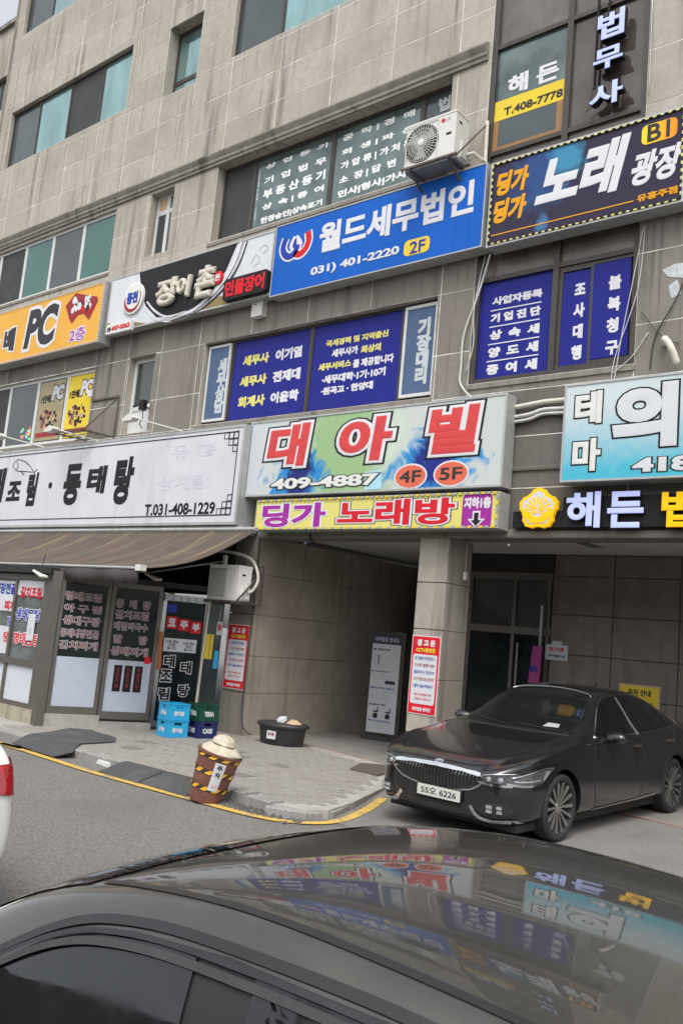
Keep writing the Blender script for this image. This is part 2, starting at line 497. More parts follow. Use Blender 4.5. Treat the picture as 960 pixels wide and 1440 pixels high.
# ------------------------------------------------------------ the setting: road, pavement, bay floor
def panelise(rect, holes):
    """rect minus axis-aligned holes -> list of rects"""
    todo = [rect]
    for hx0, hz0, hx1, hz1 in holes:
        nxt = []
        for x0, z0, x1, z1 in todo:
            if hx1 <= x0 + 1e-4 or hx0 >= x1 - 1e-4 or hz1 <= z0 + 1e-4 or hz0 >= z1 - 1e-4:
                nxt.append((x0, z0, x1, z1)); continue
            if hz0 > z0: nxt.append((x0, z0, x1, hz0))
            if hz1 < z1: nxt.append((x0, hz1, x1, z1))
            a, b = max(z0, hz0), min(z1, hz1)
            if hx0 > x0: nxt.append((x0, a, hx0, b))
            if hx1 < x1: nxt.append((hx1, a, x1, b))
        todo = nxt
    return todo

# road: one sheet to the horizon
mb = MB()
mb.add([(-600, -600, -.1), (600, -600, -.1), (600, 600, -.1), (-600, 600, -.1)], [(0, 1, 2, 3)])
mb.obj('road', M['asphalt'], kind='structure')
# coarse asphalt apron in front of the parking bay, rising towards it
ap = [(-6.02, -3.45), (-6.2, -2.8), (-6.62, -1.65), (-7.22, -.62), (-6.9, -.45), (-4.45, -.1), (-1.5, -.25), (1.5, -.25), (1.5, -3.6), (-3.0, -3.5)]
def ramp_z(y):
    return -.094 + .088 * max(0, min(1, (y + 3.3) / 3.0))
bm = bmesh.new()
vs = [bm.verts.new((x, y, ramp_z(y))) for x, y in ap]
bm.faces.new(vs)
bmesh.ops.triangulate(bm, faces=bm.faces)
bmesh.ops.subdivide_edges(bm, edges=bm.edges, cuts=3, use_grid_fill=True)
for v in bm.verts: v.co.z = ramp_z(v.co.y)
me = bpy.data.meshes.new('apron'); bm.to_mesh(me); bm.free(); me.materials.append(M['asphalt_rough'])
o = bpy.data.objects.new('apron', me); COL.objects.link(o); o['kind'] = 'structure'

# pavement: base slab, paving blocks, granite kerb stones
side = [(-30, -3.62), (-13.2, -3.62), (-10.0, -3.60), (-6.55, -3.72), (-6.12, -3.62), (-6.02, -3.4), (-6.2, -2.75), (-6.62, -1.65), (-7.22, -.62), (-7.3, .02), (-10.6, .62), (-13, .3), (-30, .3)]
pave = root('sidewalk', None, None, (-9, -2, -.1), kind='structure')
MB().slab(side, -.3, -.006).obj('paving_bed', M['concrete'], pave)
def inside(poly, x, y):
    c = False
    for i in range(len(poly)):
        x1, y1 = poly[i]; x2, y2 = poly[i - 1]
        if (y1 > y) != (y2 > y) and x < (x2 - x1) * (y - y1) / (y2 - y1) + x1: c = not c
    return c
blocks = []
rngp = random.Random(3)
bw, bd = 0.20, 0.10
inner = [(-12.6, -3.42), (-6.6, -3.52), (-6.28, -3.40), (-6.24, -3.2), (-6.42, -2.72), (-6.85, -1.65), (-7.42, -.62), (-7.5, -.42), (-10.3, .42), (-11.3, -.25), (-12.3, -2.7)]
ang = R(2)
ca, sa = math.cos(ang), math.sin(ang)
j = 0
yy = -3.7
while yy < .6:
    xx = -13 + (bw / 2 if j % 2 else 0)
    while xx < -6:
        cx, cy = xx + bw / 2, yy + bd / 2
        if inside(inner, cx, cy):
            blocks.append((cx, cy))
        xx += bw
    yy += bd; j += 1
blocks.sort(key=lambda b: (b[0]) ** 2 + (b[1] + 10.8) ** 2)
def blockmb(mb, cx, cy, h, tx, ty, w=bw, d=bd):
    g = 0.0028
    pts = [(cx - w / 2 + g, cy - d / 2 + g), (cx + w / 2 - g, cy - d / 2 + g), (cx + w / 2 - g, cy + d / 2 - g), (cx - w / 2 + g, cy + d / 2 - g)]
    top = [(x, y, h + (x - cx) * tx + (y - cy) * ty) for x, y in pts]
    bot = [(x, y, -.03) for x, y in pts]
    mb.add(bot + top, [(4, 5, 6, 7), (0, 1, 5, 4), (1, 2, 6, 5), (2, 3, 7, 6), (3, 0, 4, 7)])
shared = []
for k in range(10):
    mb = MB(); blockmb(mb, 0, 0, 0, rngp.uniform(-.015, .015), rngp.uniform(-.015, .015))
    shared.append(mb.mesh('paving_block', M['paver']))
dark_spots = [(-8.287, -1.702), (-9.457, -1.407), (-10.543, -2.192), (-10.128, -2.755), (-9.070, -1.670), (-7.942, -2.797)]
for cx, cy in blocks[:290]:
    if any(abs(cx - a) < .16 and abs(cy - b) < .12 for a, b in dark_spots): continue
    o = bpy.data.objects.new('paving_block', rngp.choice(shared))
    COL.objects.link(o); o.parent = pave
    o.location = (cx + 9, cy + 2, .1 + rngp.uniform(-.002, .0015))
mb = MB()
for cx, cy in blocks[290:]:
    if any(abs(cx - a) < .16 and abs(cy - b) < .12 for a, b in dark_spots): continue
    blockmb(mb, cx, cy, rngp.uniform(-.002, .0015), rngp.uniform(-.015, .015), rngp.uniform(-.015, .015))
mb.obj('paving_block', M['paver'], pave, kind='stuff')
for a, b in dark_spots:
    MB().box(a - .16, a + .16, b - .12, b + .12, -.03, .001).obj('drain_cover', M['paver_dark'], pave)
# kerb stones
def kerb_stone(p, q, w=.17, top=0.0, sink=-.2, jit=0):
    p, q = Vector((*p, 0)), Vector((*q, 0))
    d = (q - p).normalized()
    n = Vector((-d.y, d.x, 0))
    g = .006
    a, b = p + d * g, q - d * g
    vs = []
    for P in (a, b):
        t = top + rngp.uniform(-jit, jit)
        vs += [P + Vector((0, 0, sink)), P + Vector((0, 0, t - .012)), P + n * .012 + Vector((0, 0, t)), P + n * w + Vector((0, 0, t)), P + n * w + Vector((0, 0, sink))]
    fs = [(i, i + 1, i + 6, i + 5) for i in range(4)] + [(4, 3, 2, 1, 0), (5, 6, 7, 8, 9)]
    MB().add(vs, fs).obj('kerb_stone', M['kerb'], pave)
x = -20.0
while x < -9.7:
    kerb_stone((x, -3.64), (x + 1.0, -3.64), top=.0, jit=.006); x += 1.0
kerb_stone((-7.16, -3.72), (-6.93, -3.74), top=.035, w=.22)
kerb_stone((-6.93, -3.70), (-6.52, -3.76), top=.01, w=.2, jit=.02)
kerb_stone((-6.52, -3.83), (-6.08, -3.66), top=-.012, w=.2, jit=.01)
kerb_stone((-6.08, -3.66), (-6.02, -3.30), top=-.02)
kerb_stone((-6.02, -3.30), (-6.25, -2.62), top=-.02, jit=.01)
kerb_stone((-6.25, -2.62), (-6.66, -1.62), top=-.015, jit=.01)
kerb_stone((-6.66, -1.62), (-7.2, -.66), top=-.01)
kerb_stone((-9.7, -3.62), (-9.12, -3.64), top=.0)
# patched asphalt against the broken kerb
mb = MB().slab([(-7.4, -3.86), (-6.95, -3.84), (-6.5, -3.9), (-6.1, -3.8), (-5.98, -3.5), (-5.9, -3.4), (-5.88, -3.62), (-6.08, -3.9), (-6.6, -3.98), (-7.4, -3.98)], -.11, -.093)
mb.obj('asphalt_patch', M['asphalt_rough'], kind='structure')
# bay floor
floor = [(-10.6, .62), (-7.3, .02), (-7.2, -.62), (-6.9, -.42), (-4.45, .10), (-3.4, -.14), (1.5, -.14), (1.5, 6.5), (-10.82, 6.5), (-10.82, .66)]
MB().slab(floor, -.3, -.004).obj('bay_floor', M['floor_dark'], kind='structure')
mb = MB()
for p, q in (((-10.6, .60), (-7.22, -.02)), ((-4.45, .08), (-3.4, -.16)), ((-3.4, -.16), (1.4, -.16))):
    mb.bar((*p, -.008), (*q, -.008), .05, .02)
mb.obj('edging_strip', mat('reddish edging', (0.30, 0.2, 0.17), .8, var=.2), kind='structure')
# yellow line following the kerb
yl = [(-30, -3.93), (-12.5, -3.93), (-11.5, -3.95), (-10.3, -4.02), (-9.2, -4.09), (-8.2, -4.08), (-7.4, -4.06), (-6.9, -4.05), (-6.55, -4.03), (-6.25, -3.96), (-6.05, -3.82), (-5.93, -3.64), (-5.90, -3.4), (-5.96, -3.05), (-6.1, -2.6), (-6.35, -2.0)]
def catmull(pts, k=6):
    out = []
    for i in range(len(pts) - 1):
        p0, p1, p2, p3 = [Vector(pts[max(0, min(len(pts) - 1, i + d))]) for d in (-1, 0, 1, 2)]
        for j in range(k):
            t = j / k
            out.append(0.5 * ((2 * p1) + (p2 - p0) * t + (2 * p0 - 5 * p1 + 4 * p2 - p3) * t * t + (3 * p1 - p0 - 3 * p2 + p3) * t ** 3))
    out.append(Vector(pts[-1]))
    return out
def ribbon(name, pts, w, z, m, **kw):
    c = catmull(pts)
    vs = []
    for i, p in enumerate(c):
        d = (c[min(i + 1, len(c) - 1)] - c[max(i - 1, 0)]).normalized()
        n = Vector((-d.y, d.x))
        zz = z if not callable(z) else z(p.y)
        vs += [(p.x - n.x * w / 2, p.y - n.y * w / 2, zz), (p.x + n.x * w / 2, p.y + n.y * w / 2, zz)]
    fs = [(2 * i, 2 * i + 1, 2 * i + 3, 2 * i + 2) for i in range(len(c) - 1)]
    return MB().add(vs, fs).obj(name, m, **kw)
ribbon('yellow_line', yl, .115, lambda y: ramp_z(y) + .006, M['yellow_line'], kind='structure')

# ------------------------------------------------------------ office building
BX0, BX1, BZ1 = -22.4, 1.2, 19.6
ob = root('office_building', 'grey beige stone-clad office block with rows of windows and many shop signs', 'building', (-10, 0, 0))
W4L = (-21.9, 13.27, -16.62, 14.9)
W5L = (-22.0, 17.22, -16.62, 19.0)
W4S = (-15.28, 13.08, -14.17, 14.75)
W5S = (-15.28, 17.0, -14.17, 18.7)
W4R = (-13.12, 13.22, -7.7, 14.9)
W5R = (-13.12, 17.2, -7.7, 19.0)
W3P = (-22.2, 9.30, -16.42, 10.79)
W3S = (-15.2, 9.36, -14.42, 10.8)
W3M = (-13.10, 9.24, -7.58, 10.86)
CURT = (-6.88, 5.62, -4.38, 19.3)
W2P = (-22.2, 5.50, -16.42, 7.10)
W2S = (-15.22, 5.5, -14.36, 7.14)
W2T = (-12.87, 5.5, -7.53, 7.12)
OPEN = [W4L, W5L, W4S, W5S, W4R, W5R, W3P, W3S, W3M, CURT, W2P, W2S, W2T]
wall = MB()
for x0, z0, x1, z1 in panelise((BX0, 3.36, BX1, BZ1), OPEN):
    wall.box(x0, x1, .012, .42, z0, z1)
wall.box(-6.88, -4.38, .3, .42, 5.62, 19.3)
wall.box(BX0, BX1, .42, 9, 3.5, BZ1 - .02)          # the block behind the facade
wall.obj('wall', M['stone'], ob)
jm = MB()
for x0, z0, x1, z1 in panelise((BX0, 3.36, BX1, BZ1), OPEN):
    jm.box(x0 + .002, x1 - .002, .0005, .011, z0 + .002, z1 - .002)
jm.obj('joint_caulk', M['caulk'], ob)
PX = [-22.4, -21.38, -20.1, -18.85, -17.62, -16.42, -15.28, -14.17, -13.03, -11.62, -10.24, -8.85, -7.48, -6.88, -4.38, -3.1, -1.7, -.3, BX1]
PZ_hi = [11.13, 11.78, 12.45, 13.12, 13.79, 14.46, 15.13, 15.80, 16.47, 17.14, 17.81, 18.48, 19.15, BZ1]
PZ_lo = [3.36, 4.03, 4.77, 5.44, 6.14, 7.12, 7.80, 8.45, 9.24, 10.05, 10.87, 11.13]
PC = {}
def panel(x0, z0, x1, z1, m, parent, y=0.0, stuff=None, name='stone_panel', th=.02):
    w, h = round(x1 - x0, 3), round(z1 - z0, 3)
    if w < .03 or h < .03: return
    g = .0075
    if stuff is not None:
        stuff.box(x0 + g, x1 - g, y, y + th, z0 + g, z1 - g); return
    key = (w, h, m.name, th)
    if key not in PC:
        mb = MB(); c = .004
        vs = [(g, -.001, g), (w - g, -.001, g), (w - g, -.001, h - g), (g, -.001, h - g)]
        fr = [(g + c, -.003, g + c), (w - g - c, -.003, g + c), (w - g - c, -.003, h - g - c), (g + c, -.003, h - g - c)]
        bk = [(a, th, b) for a, _, b in vs]
        mb.add(vs + fr + bk, [(4, 5, 6, 7), (0, 1, 5, 4), (1, 2, 6, 5), (2, 3, 7, 6), (3, 0, 4, 7), (0, 8, 9, 1), (1, 9, 10, 2), (2, 10, 11, 3), (3, 11, 8, 0)])
        PC[key] = mb.mesh(name, m)
    o = bpy.data.objects.new(name, PC[key])
    COL.objects.link(o); o.parent = parent
    top = parent
    while top.parent is not None: top = top.parent
    o.location = Vector((x0, y, z0)) - ORG[top]
extra = MB()
cnt = 0
skip = (-22.4, 3.36, -11.0, 5.2)       # behind the long restaurant sign
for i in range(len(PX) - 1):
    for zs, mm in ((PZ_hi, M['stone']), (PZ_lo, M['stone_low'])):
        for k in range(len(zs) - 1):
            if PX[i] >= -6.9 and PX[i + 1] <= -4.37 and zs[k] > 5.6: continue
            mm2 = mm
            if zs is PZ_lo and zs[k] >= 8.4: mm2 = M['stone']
            if zs is PZ_lo and zs[k] < 5.4: mm2 = M['stone_dk']  # ground-floor fascia: shade from the signs is put into the stone colour
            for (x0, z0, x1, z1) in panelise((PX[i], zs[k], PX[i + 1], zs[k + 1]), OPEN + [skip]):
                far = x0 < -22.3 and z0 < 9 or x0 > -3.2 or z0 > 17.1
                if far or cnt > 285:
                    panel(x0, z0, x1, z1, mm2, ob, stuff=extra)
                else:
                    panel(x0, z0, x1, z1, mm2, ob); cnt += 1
extra.obj('stone_panel', M['stone'], ob, kind='stuff')
# cornice under the fourth floor
def profile_x(prof, x0, x1, mi=0, mb=None):
    mb = mb or MB()
    n = len(prof)
    vs = [(x0, y, z) for y, z in prof] + [(x1, y, z) for y, z in prof]
    mb.add(vs, [tuple(range(n)), tuple(range(2 * n - 1, n - 1, -1))] + [(i, i + n, (i + 1) % n + n, (i + 1) % n) for i in range(n)], mi)
    return mb
mb = MB()
prof = [(.005, 10.86), (-.045, 10.86), (-.05, 10.91), (-.075, 10.93), (-.08, 10.98), (-.11, 11.03), (-.13, 11.07), (-.13, 11.10), (-.10, 11.13), (-.03, 11.16), (.005, 11.17)]
xs = [-22.42, -20.1, -18.2, -16.3, -14.2, -12.2, -10.3, -8.7, -6.93]
for a, b in zip(xs[:-1], xs[1:]):
    mbk = profile_x(prof, a + .004, b - .004)
    mbk.obj('cornice', M['cornice'], ob)
# ledges above the ground floor
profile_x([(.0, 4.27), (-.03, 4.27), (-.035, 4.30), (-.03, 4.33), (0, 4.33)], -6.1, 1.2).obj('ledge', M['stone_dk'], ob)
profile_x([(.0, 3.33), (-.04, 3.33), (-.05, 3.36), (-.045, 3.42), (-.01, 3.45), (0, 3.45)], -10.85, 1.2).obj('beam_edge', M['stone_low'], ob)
MB().box(-10.82, 1.2, .006, .45, 3.335, 3.5).obj('beam', M['joint_dark'], ob)
# sills
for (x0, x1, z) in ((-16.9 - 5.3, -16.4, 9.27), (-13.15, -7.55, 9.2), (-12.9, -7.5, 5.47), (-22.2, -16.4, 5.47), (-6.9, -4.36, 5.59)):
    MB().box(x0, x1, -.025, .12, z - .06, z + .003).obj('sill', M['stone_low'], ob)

def window(parent, rect, y, cols, panes, fm, fw=.05, row=None, name='window', depth=.07, outer=True, rows_=None):
    """frame with mullions at cols, transoms at rows_; panes is a list of materials per column (or per cell)"""
    x0, z0, x1, z1 = rect
    e = [x0] + list(cols) + [x1]
    rz = [z0] + list(rows_ or []) + [z1]
    mb = MB()
    mb.box(x0, x1, y, y + depth, z0, z0 + fw)
    mb.box(x0, x1, y, y + depth, z1 - fw, z1)
    for a in (x0, x1 - fw): mb.box(a, a + fw, y + .001, y + depth - .001, z0 + fw, z1 - fw)
    for c in cols: mb.box(c - fw / 2, c + fw / 2, y + .003, y + depth - .003, z0 + fw, z1 - fw)
    for c in (rows_ or []): mb.box(x0 + fw, x1 - fw, y + .005, y + depth - .005, c - fw / 2, c + fw / 2)
    w = mb.obj(name, fm, parent)
    k = 0
    for ri in range(len(rz) - 1):
        for ci in range(len(e) - 1):
            m = panes[k % len(panes)]; k += 1
            if m is None: continue
            a, b = e[ci] + fw * .5, e[ci + 1] - fw * .5
            c, d = rz[ri] + fw * .5, rz[ri + 1] - fw * .5
            yy = y + .022
            MB().box(a, b, yy, yy + .008, c, d).obj('pane', m, w)
            # sash rim round every pane
            s = .022
            MB().box(a, b, yy - .012, yy - .001, c, c + s).box(a, b, yy - .012, yy - .001, d - s, d).box(a, a + s, yy - .0115, yy - .0015, c + s, d - s).box(b - s, b, yy - .0115, yy - .0015, c + s, d - s).obj('sash', fm, w)
    return w
T, GD, SCR, GM = M['teal'], M['glass_dk'], M['screen'], M['glass_mid']
window(ob, W4L, .10, [-20.62, -19.2, -17.85], [GM, T, SCR, T], M['frame_dk'], .045)
window(ob, W5L, .10, [-20.74, -19.35, -17.9], [GM, T, GD, T], M['frame_dk'], .045)
window(ob, W4R, .10, [-11.80, -9.75], [GM, T, T], M['frame_dk'], .05)
window(ob, W5R, .10, [-11.80, -9.75], [GM, T, T], M['frame_dk'], .05)
for W_ in (W4S, W5S):
    window(ob, W_, .26, [], [T, T], M['frame_dk'], .07, rows_=[W_[1] + .45])
PG, PDK = M['teal_dk'], M['glass_dk']
window(ob, W3P, .07, [-21.4, -20.2, -18.98, -17.72], [SCR, SCR, PG, GD, PG], M['frame_wh'], .07)
window(ob, W3S, .20, [-14.83], [PDK, PDK, M['cardboard'], PG], M['frame_wh'], .06, rows_=[10.42])
w3m = window(ob, W3M, .2, [-12.22, -10.22, -8.27], [SCR, M['glass_txt'], M['glass_txt'], GM], M['frame_dk'], .07)
w2p = window(ob, W2P, .07, [-21.1, -19.95, -18.72, -17.52], [SCR, SCR, GD, GM, M['yellow']], M['frame_wh'], .07)
window(ob, W2S, .16, [], [M['frame_wh'], GD], M['frame_wh'], .09, rows_=[6.08])
# small open sash of the narrow second-floor window
w2t = window(ob, W2T, .13, [-12.2, -10.21, -8.24], [None, M['navy'], M['navy'], None], M['frame_dk'], .05)
# film panels in pale frames left and right of the navy ones
for x0, x1 in ((-12.83, -12.22), (-8.2, -7.57)):
    MB().box(x0 + .04, x1 - .04, .105, .125, 5.62, 7.02).obj('pane', M['film_blue'], w2t)
    MB().box(x0, x0 + .045, .09, .128, 5.57, 7.07).box(x1 - .045, x1, .09, .128, 5.57, 7.07).box(x0 + .045, x1 - .045, .09, .128, 7.02, 7.07).box(x0 + .045, x1 - .045, .09, .128, 5.57, 5.62).obj('sash', M['frame_wh'], w2t)
# curtain wall strip right
cw = MB()
for a in (-6.88, -5.62, -4.46): cw.box(a, a + .09, .02, .12, 5.62, 19.3)
for z in (5.62, 7.18, 7.72, 9.22, 11.0, 13.0, 15.2, 17.2): cw.box(-6.79, -5.62, .025, .118, z, z + .07).box(-5.53, -4.46, .025, .118, z, z + .07)
cwo = cw.obj('curtain_frame', M['frame_dk'], ob)
SP = M['spandrel']
cells = {(5.69, 7.18): (None, None), (7.25, 7.72): (SP, SP), (7.79, 9.22): (SP, SP), (9.29, 11.0): (M['glass_txt'], M['glass_br']), (11.07, 13.0): (SP, SP), (13.07, 15.2): (M['glass_mid'], M['glass_mid']), (15.27, 17.2): (SP, SP), (17.27, 19.3): (GM, GM)}
for (za, zb), (ma, mb_) in cells.items():
    for (xa, xb, mm) in ((-6.79, -5.62, ma), (-5.53, -4.46, mb_)):
        if mm: MB().box(xa, xb, .075, .085, za, zb).obj('pane', mm, cwo)
# 2F right: one navy pane, then a sliding pair
MB().box(-6.79, -5.62, .075, .085, 5.69, 7.18).obj('pane', M['navy'], cwo)
MB().box(-5.53, -4.46, .10, .108, 5.69, 7.18).obj('pane', M['interior_dk'], cwo)
MB().box(-5.47, -5.06, .06, .07, 5.73, 7.08).obj('pane', M['navy'], cwo)
MB().box(-5.02, -4.50, .05, .06, 5.77, 7.12).obj('pane', M['navy'], cwo)
MB().box(-5.06, -5.02, .05, .075, 5.69, 7.18).box(-5.53, -5.47, .05, .075, 5.69, 7.18).box(-5.47, -5.06, .052, .073, 5.69, 5.73).box(-5.02, -4.46, .052, .073, 5.69, 5.76).box(-5.47, -5.06, .052, .073, 7.1, 7.18).box(-5.02, -4.46, .052, .073, 7.13, 7.18).obj('sash', M['frame_dk'], cwo)
# window boards of the law office: yellow band and a timber hopper frame below
MB().box(-6.79, -5.64, .058, .070, 9.80, 10.13).obj('window_film', M['yellow'], cwo)
MB().box(-6.79, -5.64, .055, .071, 9.29, 9.36).box(-6.79, -6.70, .055, .071, 9.36, 9.8).box(-5.74, -5.64, .055, .071, 9.36, 9.8).obj('timber_frame', mat('varnished timber', (.25, .13, .04), .5), cwo)
MB().box(-6.70, -5.74, .062, .07, 9.36, 9.8).obj('pane', M['glass_mid'], cwo)

# ---------- lettering on the windows
WT, GW = M['white'], M['greywhite']
def wtx(parent, rows, y, m, w=.05, t=.004, **kw):
    for body, rect in rows:
        txt(parent, body, rect, y, m, w, t, **kw)
wtx(w3m, [('상  업  등  기', (-11.961, 10.559, -10.384, 10.660)),
          ('기  업  법  무', (-11.955, 10.248, -10.379, 10.388)),
          ('부 동 산 등 기', (-11.949, 9.940, -10.370, 10.129)),
          ('상  속 | 증  여', (-11.939, 9.690, -10.372, 9.833)),
          ('한정승인|상속포기', (-11.940, 9.415, -10.379, 9.561)),
          ('공  탁 | 경  매', (-10.033, 10.532, -8.450, 10.674)),
          ('회  생 | 파  산', (-10.020, 10.260, -8.444, 10.388)),
          ('가 압 류 | 가 처 분', (-10.017, 9.981, -8.443, 10.149)),
          ('소  장 | 답  변', (-10.013, 9.708, -8.768, 9.874)),
          ('민사|형사|가사', (-10.011, 9.442, -8.506, 9.606))], .221, M['white_b'], .042)
txt(w3m, '법무사', (-12.131, 9.475, -12.084, 10.608), .221, GW, .04, .003, vertical=True)
txt(w3m, '법', (-7.974, 10.445, -7.747, 10.697), .221, GW, .04, .003)
txt(w3m, '무', (-7.987, 10.134, -7.760, 10.375), .221, GW, .04, .003)
txt(w2t, '세무상담', (-12.545, 5.717, -12.280, 6.792), .104, GW, .07, vertical=True, spl=.95)
txt(w2t, '기장대리', (-7.947, 5.755, -7.675, 6.843), .104, GW, .07, vertical=True, spl=.95)
Yl = M['paleyellow']
wtx(w2t, [('세무사', (-11.923, 6.582, -11.242, 6.779)), ('세무사', (-11.947, 6.180, -11.248, 6.378)), ('회계사', (-11.933, 5.780, -11.240, 5.989)),
          ('국세경력 및 지역출신', (-9.884, 6.664, -8.553, 6.787)), ('최상의', (-9.100, 6.443, -8.683, 6.581)), ('세무서비스', (-10.015, 6.249, -9.286, 6.381))], .152, Yl, .06)
wtx(w2t, [('이기열', (-11.079, 6.574, -10.434, 6.787)), ('전재대', (-11.102, 6.172, -10.423, 6.384)), ('이윤학', (-11.100, 5.783, -10.413, 5.990)),
          ('세무사가', (-9.739, 6.460, -9.159, 6.603)), ('를 제공합니다', (-9.244, 6.215, -8.402, 6.361)),
          ('·세무대학·1기·10기', (-9.905, 6.009, -8.546, 6.157)), ('·원곡고 · 한양대', (-9.898, 5.811, -8.779, 5.947))], .152, WT, .06)
wtx(cwo, [('사업자등록', (-6.605, 6.809, -5.790, 6.940)), ('기 업 진 단', (-6.613, 6.543, -5.802, 6.684)), ('상  속  세', (-6.612, 6.277, -5.804, 6.423)),
          ('양  도  세', (-6.615, 6.008, -5.805, 6.164)), ('증  여  세', (-6.623, 5.746, -5.806, 5.908))], .074, WT, .065)
for a, b, c, d in ((-6.620, 6.736, -5.794, 6.736), (-6.620, 6.478, -5.808, 6.487), (-6.623, 6.211, -5.796, 6.221), (-6.630, 5.951, -5.795, 5.961), (-6.634, 5.692, -5.811, 5.698)):
    z = (b + d) / 2
    MB().box(a, c, .070, .0745, z - .008, z + .008).obj('underline', WT, cwo)
txt(cwo, '조사대행', (-5.297, 5.793, -5.129, 6.893), .058, WT, .06, vertical=True, spl=1.5)
txt(cwo, '불복청구', (-4.803, 5.796, -4.620, 6.908), .048, WT, .06, vertical=True, spl=1.5)
txt(cwo, '해 든', (-6.594, 10.177, -5.748, 10.493), .072, WT, .045)
txt(cwo, 'T.408-7778', (-6.625, 9.852, -5.656, 9.984), .057, M['ink'], .03)
# poster in the second-floor PC room window
def pc_poster(parent, x0, z0, x1, z1, y, faded=False):
    base = M['yellow'] if not faded else mat('sun faded yellow poster', (.30, .25, .14), .5, var=.15)
    ink = M['white'] if not faded else M['greywhite']
    p = MB().box(x0, x1, y, y + .006, z0, z1).obj('poster', base, parent)
    W_, H_ = x1 - x0, z1 - z0
    txt(parent, 'PC', (x0 + W_ * .50, z0 + H_ * .66, x0 + W_ * .98, z0 + H_ * .92), y, ink, .08, outline=((.05, M['black']),), slant=.1)
    txt(parent, '1만배', (x0 + W_ * .08, z0 + H_ * .64, x0 + W_ * .46, z0 + H_ * .78), y, M['black'] if not faded else M['ink'], .05)
    # round crowd picture built of small coloured patches
    rg = random.Random(5)
    mbp = MB()
    cx, cz = x0 + W_ * .47, z0 + H_ * .36
    mbp.prism([(cx + W_ * .47 * math.cos(a), cz + H_ * .24 * math.sin(a) + (.05 if math.sin(a) > .9 else 0)) for a in [k * math.pi / 10 for k in range(20)]], y - .002, y)
    for k in range(70):
        a = rg.uniform(0, 6.28); q = rg.random() ** .5 * .85
        px, pz = cx + W_ * .4 * q * math.cos(a), cz + H_ * .2 * q * math.sin(a)
        s = rg.uniform(.015, .045)
        mbp.box(px - s, px + s, y - .004 - k * 2e-5, y - .002, pz - s, pz + s, rg.choice((1, 2, 3, 4)))
    dull = faded
    mbp.obj('poster_picture', [M['yellow'] if not dull else base, M['darkred'], M['cardboard'], M['black'], M['brown_plastic']], parent)
    mq = MB().box(x0 + .03, x1 - .03, y - .003, y, z0 + H_ * .06, z0 + H_ * .14).obj('poster_banner', M['darkred'], parent)
pc_poster(w2p, -17.46, 5.60, -16.5, 7.0, .075)
pc_poster(w2p, -18.62, 5.60, -17.6, 7.0, .075, True)
mb = MB()
rg = random.Random(2)
for k in range(22):
    px, pz = -19.3 + rg.random() * .42, 5.66 + rg.random() * .3
    mb.box(px, px + rg.uniform(.04, .09), .088 - k * 1e-4, .095, pz, pz + rg.uniform(.03, .07), rg.choice((0, 0, 1, 2, 3)))
mb.obj('led_board', [mat('lit red panel', (.6, .03, .02), emit=(1, .08, .05), est=.7), mat('lit green panel', (.05, .5, .1), emit=(.05, 1, .2), est=.5), M['yellow'], M['ltblue']], w2p, kind='stuff')

# ------------------------------------------------------------ ground floor: pillar, passage, parking bay
pil = MB().box(-7.46, -7.03, .03, .62, -.1, 3.34).obj('pillar', M['caulk'], ob)
PYs = [-.02, .52, 1.30, 2.0, 2.68, 3.34]
def xpanel(y0, z0, y1, z1, x, m, parent, face=1, name='stone_panel'):
    """stone panel on a plane X=x facing +X (face=1) or -X"""
    g = .004
    MB().box(*sorted((x, x - face * .025)), y0 + g, y1 - g, z0 + g, z1 - g).obj(name, m, parent)
for a, b in zip(PYs[:-1], PYs[1:]):
    panel(-7.5, a, -6.98, b, M['stone'], pil)
    xpanel(.022, a, .64, b, -6.98, M['stone'], pil)
    xpanel(.022, a, .64, b, -7.5, M['stone'], pil, -1)
MB().box(-7.5, -6.98, .622, .64, -.1, 3.34).obj('pillar_back', M['stone_in'], pil)
MB().box(-7.54, -7.47, .64, .70, 0, 3.36).obj('shutter_rail', M['interior_dk'], ob)
# pier and left passage wall
pier = MB().box(-11.36, -10.83, .03, 6.4, -.1, 3.34).obj('pier', M['joint_dark'], ob)
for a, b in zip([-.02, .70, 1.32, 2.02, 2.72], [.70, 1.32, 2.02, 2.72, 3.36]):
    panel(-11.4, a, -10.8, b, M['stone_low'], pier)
    ys = [.022, 1.15, 2.25, 3.4, 4.6, 6.4]
    for c, d in zip(ys[:-1], ys[1:]):
        xpanel(c, a, d, b, -10.8, M['stone_pass'], pier)
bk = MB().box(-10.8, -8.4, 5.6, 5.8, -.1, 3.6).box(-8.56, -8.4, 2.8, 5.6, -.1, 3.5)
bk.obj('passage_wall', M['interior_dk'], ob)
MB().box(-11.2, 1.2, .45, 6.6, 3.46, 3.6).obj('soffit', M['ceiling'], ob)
# back wall of the bay with large stone tiles, and the glass entrance doors on its left
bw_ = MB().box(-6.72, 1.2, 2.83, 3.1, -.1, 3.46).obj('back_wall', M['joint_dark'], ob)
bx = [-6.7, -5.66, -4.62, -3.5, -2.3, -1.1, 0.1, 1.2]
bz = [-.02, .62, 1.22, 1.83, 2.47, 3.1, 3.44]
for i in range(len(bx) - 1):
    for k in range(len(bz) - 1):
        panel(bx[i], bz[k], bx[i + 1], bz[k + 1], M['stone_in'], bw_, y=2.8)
MB().box(1.1, 1.25, .45, 2.8, -.1, 3.46).obj('bay_side_wall', M['stone_in'], ob)
ed = root('entrance_door', 'dark glass double doors under transom at back of the parking bay', 'door', (-7.4, 2.8, 0))
mb = MB()
mb.box(-8.3, -6.72, 2.80, 2.9, 3.02, 3.14).box(-8.3, -6.72, 2.80, 2.9, 2.1, 2.22)
for a in (-8.3, -7.44, -6.80): mb.box(a, a + .06, 2.805, 2.895, 0, 3.02)
